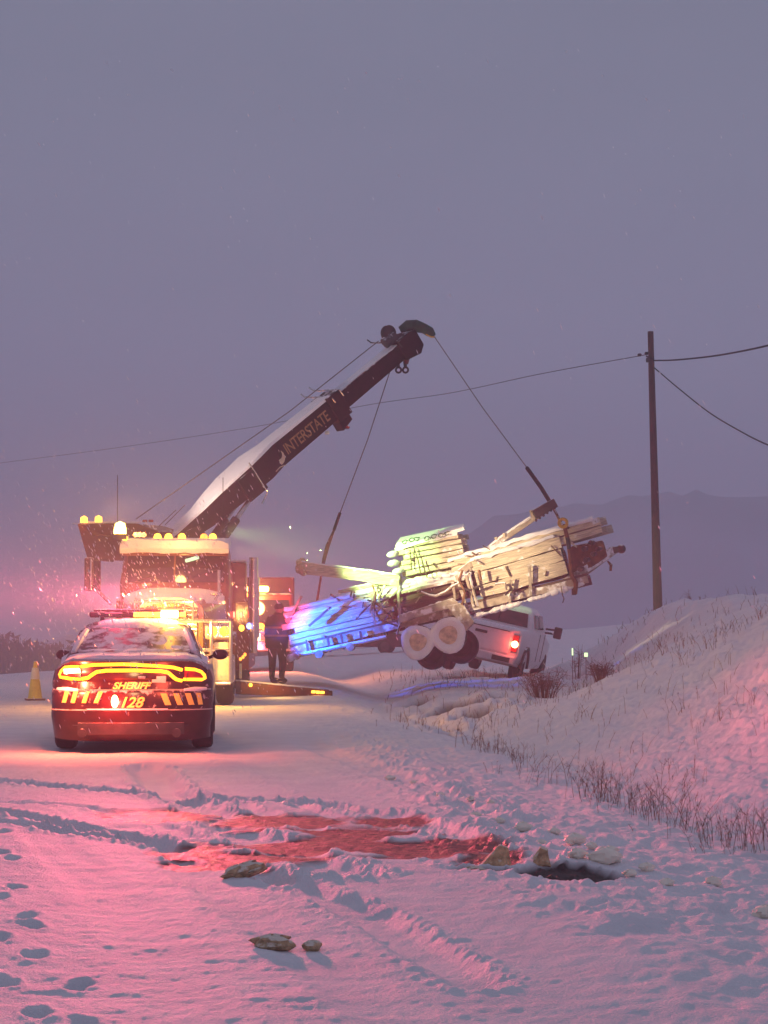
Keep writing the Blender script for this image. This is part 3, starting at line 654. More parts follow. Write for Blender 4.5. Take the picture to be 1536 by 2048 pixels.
# ------------------------------------------------------------------ rotator tow truck (facing the camera)
def make_wrecker():
    root = thing('tow_truck', 'big dark heavy recovery tow truck facing us with amber lights and a raised crane boom', 'tow truck', P(336, 1411, 37.0), (0, 0, 0.04))
    Wp = LL(root)
    def bx(name, px0, px1, py0, py1, Y, dep, m, bevel=.02, par=root):
        a = Wp(px0, py1, Y); b = Wp(px1, py0, Y)
        return MB().hexa([(a.x, a.y, a.z), (b.x, a.y, a.z), (b.x, a.y + dep, a.z), (a.x, a.y + dep, a.z), (a.x, a.y, b.z), (b.x, a.y, b.z), (b.x, a.y + dep, b.z), (a.x, a.y + dep, b.z)]).build(name, M[m], par, bevel=bevel)
    # hood, fenders
    def arch(z0, z1, hw, y, rnd=.25, n=6):
        q = [(-hw, y, z0)]
        for k in range(n + 1): a = math.pi - math.pi / 2 * k / n; q.append((-hw + rnd + rnd * math.cos(a), y, z1 - rnd + rnd * math.sin(a)))
        for k in range(n + 1): a = math.pi / 2 - math.pi / 2 * k / n; q.append((hw - rnd + rnd * math.cos(a), y, z1 - rnd + rnd * math.sin(a)))
        q.append((hw, y, z0)); return q
    MB().loft([arch(.55, 1.88, .62, .15, .20), arch(.55, 1.95, .72, .5), arch(.55, 2.02, .85, 1.1), arch(.55, 2.10, .98, 1.75)]).build('hood', M['truck'], root, smooth=True)
    sn = []
    for y, z, hw in ((.10, 1.90, .52), (.3, 1.93, .60), (.6, 1.975, .70), (1.1, 2.03, .84), (1.6, 2.10, .95)):
        q = []
        for u in np.linspace(-1, 1, 13): q.append((hw * u, y, z + .055 - .16 * abs(u) ** 4 + random.uniform(-.008, .008)))
        for u in np.linspace(1, -1, 13): q.append((hw * u, y, z - .05 - .16 * abs(u) ** 4))
        sn.append(q)
    MB().loft(sn).build('hood_snow', M['snow'], root, smooth=True)
    for s in (-1, 1):
        f = []
        for k in range(9):
            a = math.pi * (1.0 - k / 8.0); f.append((s * .72, .85 + .68 * math.cos(a), .75 + .62 * math.sin(a)))
        f2 = [(s * 1.20, p[1], p[2] - .04) for p in f]
        g = MB()
        n = len(f); vs = f + f2 + [(p[0], p[1], p[2] - .06) for p in f] + [(p[0], p[1], p[2] - .06) for p in f2]
        fs = [(k, k + 1, n + k + 1, n + k) for k in range(n - 1)] + [(2 * n + k, 2 * n + k + 1, 3 * n + k + 1, 3 * n + k) for k in range(n - 1)] + [(n + k, n + k + 1, 3 * n + k + 1, 3 * n + k) for k in range(n - 1)]
        g.add(vs, fs); g.build('fender', M['truck'], root, smooth=True)
    # grille and headlamps
    gr = MB(); gr.box((0, .12, 1.38), (1.05, .06, .80)); gr = gr.build('grille', M['steel'], root, bevel=.02)
    gb = MB()
    for k in range(9): gb.box((0, .075, 1.04 + .085 * k), (1.0, .03, .025))
    gb.build('grille_bars', M['chrome'], gr)
    for s in (-1, 1):
        h = MB().box((s * .90, .14, 1.33), (.50, .20, .30)).build('headlight', M['chrome'], root, bevel=.05)
        for dx in (-.11, .11): MB().lathe((s * .90 + dx, .02, 1.34), (0, 1, 0), [(0, .001), (-.02, .07), (.02, .095), (.06, .10), (.06, .001)], 16).build('lens', M['ambersoft'], h, smooth=True)
    # bumper, steps, bull bar
    MB().loft([[( -1.20, -.10 + .12, .42), (1.20, .02, .42), (1.20, .02, .92), (-1.20, .02, .92)], [(-1.20, .30, .45), (1.20, .30, .45), (1.20, .30, .90), (-1.20, .30, .90)]]).build('bumper', M['chrome'], root, bevel=.03)
    bb = MB()
    for x in (-1.13, -.78, .78, 1.13): bb.tube([(x, -.10, .40), (x, -.12, 1.0), (x, -.12, 1.52)], .035, 8)
    for z in (.40, 1.0, 1.52): bb.tube([(-1.13, -.12, z), (1.13, -.12, z)], .030, 8)
    bb.tube([(-.60, -.12, 1.52), (-.60, -.12, 1.88), (.45, -.12, 1.88), (.45, -.12, 1.52)], .035, 8)
    for x in (-.42, 0.12, .30): bb.tube([(x, -.12, 1.52), (x, -.12, 1.88)], .012, 6)
    bb.build('bull_bar', M['chrome'], root, smooth=True)
    MB().box((.96, -.03, .66), (.30, .05, .46)).build('step_panel', M['plate'], root, bevel=.02)
    MB().box((.96, -.03, 1.06), (.26, .05, .16)).build('step_panel', M['plate'], root, bevel=.02)
    MB().ball(Wp(373, 1261, 36.9), .075, 12, 8).build('fog_lamp', M['amberhot'], root, smooth=True)
    MB().ball(Wp(349, 1253, 36.9), .04, 10, 6).build('fog_lamp', M['amber'], root, smooth=True)
    # cab
    secs = []
    for z, y0, hw, rr in ((1.05, 1.75, 1.0, .12), (2.0, 1.72, 1.04, .14), (2.22, 1.72, 1.05, .16), (2.82, 2.10, 1.0, .18), (3.02, 2.22, .96, .20), (3.10, 2.45, .85, .25)):
        q = []; y1 = 3.6
        for (cx, cy_, a0) in ((hw - rr, y0 + rr, -90), (hw - rr, y1 - rr, 0), (-hw + rr, y1 - rr, 90), (-hw + rr, y0 + rr, 180)):
            for k in range(5):
                a = R(a0 + 22.5 * k); q.append((cx + rr * math.cos(a), cy_ + rr * math.sin(a), z))
        secs.append(q)
    MB().loft(secs).build('cab', M['truck'], root, smooth=True)
    ws = MB(); ws.add([(-.93, 1.715, 2.26), (0, 1.66, 2.26), (.93, 1.715, 2.26), (.90, 2.03, 2.80), (0, 1.975, 2.80), (-.90, 2.03, 2.80)], [(0, 1, 4, 5), (1, 2, 3, 4)]); ws = ws.build('windshield', M['glass'], root)
    wi = MB()
    for x0, x1 in ((-.75, -.1), (.1, .8)): wi.tube([((x0), 1.70, 2.27), (x1, 1.82, 2.50)], .010, 5)
    wi.build('wiper', M['strap'], ws)
    MB().box((0, 1.69, 2.53), (.03, .03, .62), Matrix.Rotation(R(-30), 3, 'X')).build('windshield_divider', M['truck'], ws)
    k = Wp(384, 1119, 38.9); MB().beam((k.x - .13, 1.90, k.z - .03), (k.x + .13, 1.93, k.z + .05), .03, .07).build('windshield_mark', M['greenmark'], ws, bevel=.015)
    # sun visor with snow
    MB().hexa([(-1.02, 1.72, 2.76), (1.02, 1.72, 2.76), (1.02, 2.2, 2.84), (-1.02, 2.2, 2.84), (-1.02, 1.74, 2.83), (1.02, 1.74, 2.83), (1.02, 2.2, 3.05), (-1.02, 2.2, 3.05)]).build('sun_visor', M['truck'], root, bevel=.02)
    sn = []
    for x in np.linspace(-1.04, 1.02, 16):
        e_ = .03 * random.random(); d = 1 if abs(x) < .98 else .72
        sn.append([(x, 1.70, 2.80 + e_), (x, 1.66, 2.90), (x, 1.74, 2.80 + .25 * d + e_ * .5), (x, 2.3, 3.09 + .04 * d), (x, 3.0, 3.13 + .03 * d), (x, 3.0, 3.0), (x, 2.2, 2.9)])
    MB().loft(sn).build('roof_snow', M['snow'], root, smooth=True)
    # roof marker lamps
    for px in (313, 335, 362, 406, 424):
        k = Wp(px, 1073, 38.9); MB().ball((k.x, 2.2, k.z - .0), .074, 10, 6).build('roof_lamp', M['ambersoft' if px in (406,) else 'amber'], root, smooth=True)
        MB().box((k.x, 2.22, k.z - .09), (.05, .05, .1)).build('lamp_bracket', M['steel'], root)
    MB().ball(Wp(250, 1076, 38.9), .055, 10, 6).build('roof_lamp', M['amber'], root, smooth=True)
    be = MB().lathe(Wp(240, 1068, 38.8), (0, 0, 1), [(0, .001), (0, .12), (.10, .115), (.2, .09), (.24, .001)], 16).build('beacon', M['amberhot'], root, smooth=True)
    k = Wp(240, 1068, 38.8); MB().lathe((k.x, k.y, k.z - .1), (0, 0, 1), [(0, .13), (.1, .13), (.1, .0)], 16).build('beacon_base', M['steel'], root, smooth=True)
    MB().tube([Wp(235, 1045, 39.2), Wp(235, 950, 39.2)], .007, 5).build('antenna', M['wire'], root)
    MB().tube([Wp(446, 1075, 39.2), Wp(446, 955, 39.2)], .007, 5).build('antenna', M['wire'], root)
    # horns
    for px in (271, 279, 287):
        k = Wp(px, 1069, 38.9); MB().lathe((k.x, 2.0, k.z), (0, 1, 0), [(0, .05), (.03, .045), (.1, .02), (.4, .015)], 10).build('air_horn', M['chrome'], root, smooth=True)
    # mirrors
    for s, px0, px1 in ((-1, 168, 186), (1, 470, 486)):
        if s == 1: continue
        m_ = bx('mirror', px0, px1, 1115, 1182, 38.2, .12, 'steel', .03)
        a = Wp(px0 + 14, 1118, 38.15); b = Wp(px0 + 14, 1180, 38.15); MB().tube([a, b], .018, 6).build('mirror_trim', M['chrome'], m_)
        e1 = Wp(186, 1172, 38.2); e2 = Wp(222, 1208, 38.6); MB().tube([e1, e2], .03, 6).tube([Wp(180, 1118, 38.2), Wp(226, 1122, 38.9)], .02, 6).build('mirror_arm', M['steel'], root)
    m2 = MB().tube([Wp(438, 1140, 37.8), Wp(438, 1185, 37.8), Wp(430, 1200, 37.8)], .03, 6); m2.ball(Wp(432, 1188, 37.8), .08, 8, 6, (1.5, .5, .5)); m2.build('hood_mirror', M['chrome'], root, smooth=True)
    MB().box(Wp(188, 1150, 39.6), (.26, .06, .62)).build('side_window', M['glass'], root)
    # front wheels
    for x in (-1.0, 1.0): wheel(root, (x, .85, .54), .55, .32)
    for x in (-.98, .98):
        for y in (6.8, 8.1): wheel(root, (x, y, .54), .55, .55)
    MB().box((-.42, 4.6, .80), (.12, 8.6, .28)).box((.42, 4.6, .80), (.12, 8.6, .28)).build('chassis', M['steel'], root)
    # wrecker body: tool bodies on both sides
    for s in (-1, 1):
        a = MB(); x0, x1 = (.95, 1.36) if s > 0 else (-1.3, -.85)
        a.hexa([(x0, 3.9, .55), (x1, 3.9, .55), (x1, 9.2, .55), (x0, 9.2, .55), (x0, 3.9, 1.95), (x1, 3.9, 1.95), (x1, 9.2, 1.9), (x0, 9.2, 1.9)])
        q = a.build('tool_body', M['redbody' if s > 0 else 'truck'], root, bevel=.03)
        MB().box(((x0 + x1) / 2, 6.5, 1.98), (abs(x1 - x0) + .02, 5.2, .07)).build('body_snow', M['snow'], q, bevel=.02)
    MB().hexa([(.75, 3.75, 1.9), (1.30, 3.75, 1.9), (1.30, 4.5, 1.9), (.75, 4.5, 1.9), (.75, 3.75, 2.70), (1.30, 3.75, 2.70), (1.30, 4.5, 2.70), (.75, 4.5, 2.70)]).build('tool_cabinet', M['redbody'], root, bevel=.03)
    MB().box((1.02, 4.1, 2.735), (.56, .72, .05)).build('cabinet_snow', M['snow'], root, bevel=.02)
    for x, c_ in ((1.06, 'redlens'), (1.2, 'redlens')):
        MB().box((x, 3.73, 1.66), (.045, .03, .12)).build('clearance_lamp', M[c_], root, bevel=.01)
    st = MB().lathe((1.45, 3.7, .9), (0, 0, 1), [(0, .09), (1.9, .09), (1.9, .0)], 14); st.lathe((1.45, 3.7, 1.2), (0, 0, 1), [(0, .12), (1.2, .12)], 14); st.build('exhaust_stack', M['chrome'], root, smooth=True)
    # side lamp strip
    for (px, py, m_) in ((483, 1256, 'amber'), (498, 1252, 'blue'), (481, 1318, 'ambersoft'), (486, 1314, 'ambersoft'), (490, 1309, 'ambersoft')):
        MB().ball(Wp(px, py, 40.5), .055 if py < 1300 else .03, 10, 6, (1, .6, 1.2)).build('side_lamp', M[m_], root, smooth=True)
    MB().box(Wp(481, 1342, 40.5), (.05, .05, .30)).build('side_reflector', M['tape'], root, bevel=.01)
    # outrigger leg reaching to the side
    a = Wp(476, 1376, 40.6); b = Wp(655, 1387, 41.6); og = MB(); og.beam(a, b, .22, .25, .18, .16); og = og.build('outrigger', M['truck'], root, bevel=.02)
    for f in (.84, .89, .94):
        p = a.lerp(b, f) + Vector((0, -.13, .02)); MB().box(p, (.08, .03, .05)).build('outrigger_lamp', M['amber'], og, bevel=.01)
    MB().ball(a.lerp(b, .14) + Vector((0, -.16, .08)), .035, 8, 5).build('outrigger_lamp', M['amber'], og)
    MB().box(b + Vector((.03, 0, -.08)), (.14, .2, .28)).box(b + Vector((-.02, 0, -.23)), (.42, .4, .06), Matrix.Rotation(R(14), 3, 'Y')).build('outrigger_foot', M['rust'], og, bevel=.02)
    MB().beam(a + Vector((0, 0, .15)), b + Vector((-.2, 0, .10)), .2, .03).build('outrigger_snow', M['snow'], og)
    # turret with tail, winch housing
    tu = Wp(378, 1120, 44.0)
    MB().lathe((tu.x, tu.y, 1.6), (0, 0, 1), [(0, .8), (.35, .8), (.35, .6), (.5, .6)], 24).build('turntable', M['steel'], root, smooth=True)
    poly = [Wp(154, 1047, 42.0), Wp(262, 1047, 42.6), Wp(322, 1066, 43.2), Wp(330, 1110, 43.2), Wp(300, 1130, 43), Wp(228, 1112, 42.4), Wp(174, 1113, 42.1)]
    t_ = MB(); off = Vector((.5, .85, 0))
    top = [Wp(154, 1047, 42.0), Wp(272, 1047, 42.6), Wp(322, 1064, 43.2), Wp(330, 1100, 43.2), Wp(212, 1071, 42.5), Wp(186, 1071, 42.2), Wp(202, 1120, 42.3), Wp(174, 1117, 42.1)]
    t_.prism(top, off); t_ = t_.build('turret_tail', M['truck'], root, bevel=.02)
    MB().beam(Wp(156, 1046, 42.4), Wp(268, 1046, 43.0), .7, .035).build('tail_snow', M['snow'], t_)
    MB().hexa([Wp(224, 1115, 42.9), Wp(330, 1110, 43.2), Wp(380, 1110, 44.5), Wp(240, 1112, 44.2), Wp(224, 1062, 42.9), Wp(330, 1062, 43.2), Wp(380, 1062, 44.5), Wp(240, 1062, 44.2)]).build('winch_housing', M['truck'], root, bevel=.03)
    for px, py in ((168, 1042), (197, 1041)):
        MB().lathe(Wp(px, py + 3, 42.0), (0, 0, 1), [(0, .001), (0, .075), (.10, .07), (.14, .001)], 12).build('tail_lamp', M['amber'], t_, smooth=True)
    for px in (290, 302): MB().box(Wp(px, 1042, 42.9), (.10, .1, .05)).build('tail_marker', M['tailoff'], t_, bevel=.01)
    # ---- boom
    A = Wp(328, 1090, 43.6); T = Wp(812, 688, 47.3)
    d = (T - A).normalized(); L_ = (T - A).length; hz = Vector((d.x, d.y, 0)).normalized(); sd = Vector((hz.y, -hz.x, 0)); up = sd.cross(d)     # sd points to the camera side
    def sect(t, w, h0, h1, off=0): c = A + d * (L_ * t) + sd * off; return [c - sd * w / 2 + up * h0, c + sd * w / 2 + up * h0, c + sd * w / 2 + up * h1, c - sd * w / 2 + up * h1]
    boom = MB().loft([sect(0, .42, -.18, .05), sect(.14, .60, -.30, .12), sect(.27, .96, -.28, .24), sect(.36, .96, -.28, .28), sect(.42, .62, -.28, .27), sect(.66, .56, -.27, .25)]).build('boom', M['maroon'], root, bevel=.015)
    sl = []
    for t, w_, h in ((0, .40, .05), (.08, .52, .09), (.14, .60, .12), (.20, .80, .19), (.27, .96, .24), (.32, .98, .26), (.36, .96, .28), (.42, .62, .27), (.52, .60, .26), (.665, .56, .25)):
        c = A + d * (L_ * t); th = .04 + .02 * random.random()
        sl.append([c - sd * w_ / 2 + up * (h - .005), c + sd * w_ / 2 + up * (h - .005), c + sd * (w_ / 2 - .03) + up * (h + th), c - sd * (w_ / 2 - .05) + up * (h + th)])
    MB().loft(sl).build('boom_snow', M['snow'], boom, smooth=True)
    st2 = MB().loft([sect(.60, .44, -.24, .19), sect(.985, .42, -.21, .16)]).build('boom_extension', M['maroon'], root, bevel=.012)
    MB().loft([sect(.665, .42, .185, .215), sect(.80, .34, .18, .20), sect(.98, .38, .155, .19)]).build('extension_snow', M['snow'], st2)
    MB().loft([sect(.645, .64, -.34, .30), sect(.70, .62, -.34, .28)]).loft([sect(.655, .3, -.60, -.3), sect(.70, .3, -.52, -.3)]).build('boom_collar', M['maroon'], root, bevel=.02)
    MB().box(A + d * (L_ * .67) - up * .58 + sd * .05, (.22, .2, .06)).build('collar_lamp', M['redlens' if False else 'tailoff'], root, bevel=.02)
    # side plate lines and grab rail
    for t in (.70, .955, .665):
        q = A + d * (L_ * t)
        MB().tube([q + sd * .33 + up * .10, q + sd * .30 + up * .27, q - sd * .42 + up * .32, q - sd * .70 + up * .36, q - sd * .78 + up * .45], .018, 6).build('rope_guide', M['chrome' if t < .8 else 'steel'], root, smooth=True)
    q = A + d * (L_ * .315)
    MB().tube([q + sd * .52 + up * .36, q + sd * .54 + up * .1, q + sd * .54 - up * .42, q + sd * .5 - up * .55 - d * .25], .016, 6).build('hydraulic_hose', M['chrome'], root, smooth=True)
    q = A + d * (L_ * .27) + sd * .46
    MB().loft([[q - up * .36 - d * .1, q - up * .36 + d * .45, q + up * .2 + d * .45, q + up * .2 - d * .1], [q - up * .36 - d * .1 + sd * .06, q - up * .36 + d * .45 + sd * .06, q + up * .2 + d * .45 + sd * .06, q + up * .2 - d * .1 + sd * .06]]).build('boom_side_plate', M['maroon'], root, bevel=.01)
    # lift cylinders from the turret
    for o_ in (-.12, .32):
        a = Wp(415, 1100, 43.9) + sd * o_; b = A + d * (L_ * .27) - up * .36 + sd * o_
        cyl = MB().tube([a, a.lerp(b, .6)], .10, 12).build('lift_cylinder', M['steel'], root, smooth=True)
        MB().tube([a.lerp(b, .58), b], .055, 10).build('piston_rod', M['chrome'], cyl, smooth=True)
    MB().hexa([Wp(372, 1110, 43.4), Wp(440, 1110, 43.4), Wp(440, 1110, 44.6), Wp(372, 1110, 44.6), Wp(352, 1070, 43.4), Wp(400, 1050, 43.4), Wp(400, 1050, 44.6), Wp(352, 1070, 44.6)]).build('turret', M['maroon'], root, bevel=.03)
    # boom lettering on the camera side
    vs, fs = text_mesh('INTERSTATE', .36, 0.0, .004, .92)
    xs_ = [v.x for v in vs]; sc_ = 1.42 / (max(xs_) - min(xs_)); c = A + d * (L_ * .535) + sd * .330 - up * .02
    MB().add([c + d * v.x * sc_ + up * v.y * 1.0 for v in vs], fs).build('boom_lettering', M['gold'], boom)
    c = A + d * (L_ * .415) + sd * .335 - up * .04; e_ = MB(); o1 = []; o2 = []
    for k in range(25):
        a = R(-35 + 250 * k / 24 + 180); rr = .17; ri = .165 - .12 * math.sin(math.pi * k / 24)
        o1.append(c + d * math.cos(a) * rr + up * math.sin(a) * rr); o2.append(c + (d * math.cos(a) + up * math.sin(a)) * ri)
    e_.add(o1 + o2, [(k, k + 1, 26 + k, 25 + k) for k in range(24)]); e_.build('boom_emblem', M['pale'], boom)
    q = A + d * (L_ * .375) + sd * .42 - up * .22
    MB().tube([q, q + d * .18 + up * .02, q + d * .34 - up * .03], .012, 5).build('emblem_swoosh', M['pale'], boom)
    MB().box(A + d * (L_ * .60) - up * .36 + sd * .2, (.10, .1, .08)).build('work_lamp', M['plate'], boom, bevel=.02)
    # boom head
    c = A + d * L_
    hd = MB().loft([sect(.955, .50, -.25, .22), sect(1.01, .50, -.34, .26), sect(1.035, .46, -.22, .20)]).build('boom_head', M['maroon'], root, bevel=.02)
    for (h, s_, t) in ((.36, .16, .93), (.32, -.16, .955)):
        q = A + d * (L_ * t) + up * h + sd * s_
        MB().lathe(q - d * .05, d, [(0, .05), (0, .105), (.36, .105), (.36, .05)], 16).build('rope_roller', M['steel'], hd, smooth=True)
    q = A + d * (L_ * .98) + up * .42 - sd * .12; MB().lathe(q - sd * .1, sd, [(0, .0), (0, .19), (.03, .15), (.07, .15), (.10, .19), (.10, 0)], 20).build('sheave', M['steel'], hd, smooth=True)
    # chain and two hook rings
    for k, px in enumerate((797, 811)):
        q = Wp(px, 740, 47.2); MB().ring(q, (0.2, 1, 0), .062, .024, 16, 8).build('hook_ring', M['wire'], hd, smooth=True)
        MB().tube([q + Vector((0, 0, .07)), Wp(px - 3, 712, 47.2), Wp(808, 690, 47.2)], .04, 7).build('hook_shank', M['steel'], hd, smooth=True)
    MB().tube([Wp(818, 668, 47.2), Wp(820, 690, 47.2), Wp(815, 712, 47.2), Wp(812, 728, 47.2)], [.07, .06, .07, .05], 8).build('hook_block', M['redbody'], hd, smooth=True)
    cps = [(800, 660), (815, 652), (832, 652), (848, 657), (860, 664), (868, 672)]
    MB().tube([Wp(a, b, 47.3) for a, b in cps], [.08, .14, .15, .12, .12, .06], 10).build('green_sleeve', M['green'], hd, smooth=True)
    MB().tube([Wp(852, 668, 47.25), Wp(862, 674, 47.25), Wp(869, 674, 47.25)], .02, 6).build('sleeve_edge', M['yellowstrap'], hd)
    # winch lines along the boom
    MB().tube([Wp(272, 1038, 43.3), Wp(580, 822, 45.6), Wp(757, 682, 47.0)], .012, 5).build('winch_line', M['cable'], root)
    MB().tube([Wp(330, 1050, 43.3), Wp(370, 1010, 43.9)], .010, 5).tube([Wp(318, 1052, 43.3), Wp(352, 1020, 43.9)], .010, 5).build('winch_line', M['cable'], root)
    MB().tube([Wp(868, 672, 47.3), Wp(965, 815, 46.7), Wp(1056, 938, 45.9)], .011, 5).build('hoist_line', M['cable'], root)
    MB().tube([Wp(780, 742, 47.2), Wp(735, 880, 46.4), Wp(680, 1026, 45.5)], .012, 5).build('hoist_line', M['cable'], root)
    # ---- real lamps, and one added boom spot
    def WL(px, py, Y): return Wp(px, py, Y)
    lamp('beacon_light', 'POINT', WL(236, 1030, 36.9), (1.0, .34, .05), 80, .1, root)
    lamp('roof_light', 'POINT', WL(362, 1062, 38.2), (1.0, .48, .12), 30, .1, root)
    lamp('fog_light', 'POINT', WL(373, 1258, 36.5), (1.0, .46, .06), 130, .06, root)
    lamp('front_strobe', 'POINT', WL(316, 1215, 36.0), (1.0, .34, .02), 260, .25, root)
    lamp('step_light', 'POINT', WL(440, 1300, 36.2), (1.0, .60, .22), 12, .1, root)
    lamp('outrigger_light', 'POINT', WL(560, 1360, 40.5), (1.0, .50, .12), 12, .1, root)
    lamp('boom_snow_spot', 'SPOT', WL(205, 1028, 41.6), (1.0, .70, .52), 1100, .1, root, Wp(500, 915, 44.9), 42, .9)  # spot added beside the tail lamps to brighten the boom snow
    # flood and strobes aimed at the hanging trailer
    inv = mat4(root).inverted()
    def aim(px, py, Y): return inv @ P(px, py, Y)
    lamp('flood_light', 'SPOT', WL(452, 1062, 39.5), (.62, 1.0, .30), P_GREEN, .12, root, aim(812, 1122, 45), 22, .6)
    lamp('flood_light_amber', 'SPOT', WL(462, 1100, 39.2), (1.0, .74, .42), P_AMB, .12, root, aim(1175, 1140, 46), 23, .9)
    lamp('strobe_blue', 'SPOT', WL(505, 1265, 43.5), (.0, .12, 1.0), P_BLUE, .06, root, aim(748, 1262, 45), 52, .9)
    lamp('strobe_red', 'SPOT', WL(505, 1235, 43.5), (1.0, .06, .22), P_RED, .06, root, aim(612, 1225, 45), 44, 1.0)
    lamp('strobe_violet', 'SPOT', WL(505, 1285, 43.5), (.55, .16, 1.0), P_VIO, .06, root, aim(670, 1285, 45), 40, 1.0)
    return root
P_GREEN = 9500; P_AMB = 6500; P_BLUE = 4400; P_RED = 750; P_VIO = 160
wrecker = make_wrecker()
# ------------------------------------------------------------------ hanging trailer
TR = thing('flatbed_trailer', 'snow-caked tandem-axle trailer hanging tilted in the air from the crane', 'trailer', P(868, 1277, 45.0), (0, R(-15.0), R(-8)))
TM = mat4(TR); TI = TM.inverted()
def TP(px, py, d):            # pixel -> point of the trailer's own upright plane y = d
    o_ = TI @ Vector((0, 0, CAMZ)); q = TI @ P(px, py, 45.0); dr = q - o_
    return o_ + dr * ((d - o_.y) / dr.y)
def rough_board(mb, a, b, w, h, sag=0.0, seg=6, up=(0, 0, 1), jit=.012):
    a = Vector(a); b = Vector(b); d = (b - a).normalized(); s = d.cross(Vector(up)).normalized(); u = s.cross(d); secs = []
    for i in range(seg + 1):
        t = i / seg; c = a.lerp(b, t) + u * (-sag * 4 * t * (1 - t)) + u * random.uniform(-jit, jit); ww = w * random.uniform(.93, 1.05); hh = h * random.uniform(.88, 1.08)
        secs.append([c - s * ww / 2 - u * hh / 2, c + s * ww / 2 - u * hh / 2, c + s * ww / 2 + u * hh / 2, c - s * ww / 2 + u * hh / 2])
    mb.loft(secs); return mb
def lumps(mb, pts, r, step=.12, jit=.5):     # snow clinging along an edge
    pts = [Vector(p) for p in pts]
    for a, b in zip(pts[:-1], pts[1:]):
        n = max(1, int((b - a).length / step))
        for i in range(n):
            rr = r * random.uniform(1 - jit, 1 + jit)
            mb.ball(a.lerp(b, (i + random.random()) / n) + Vector((0, 0, random.uniform(-.3, .3) * r)), rr, 7, 5, (1.5, 1.1, random.uniform(.5, 1.1)))
    return mb
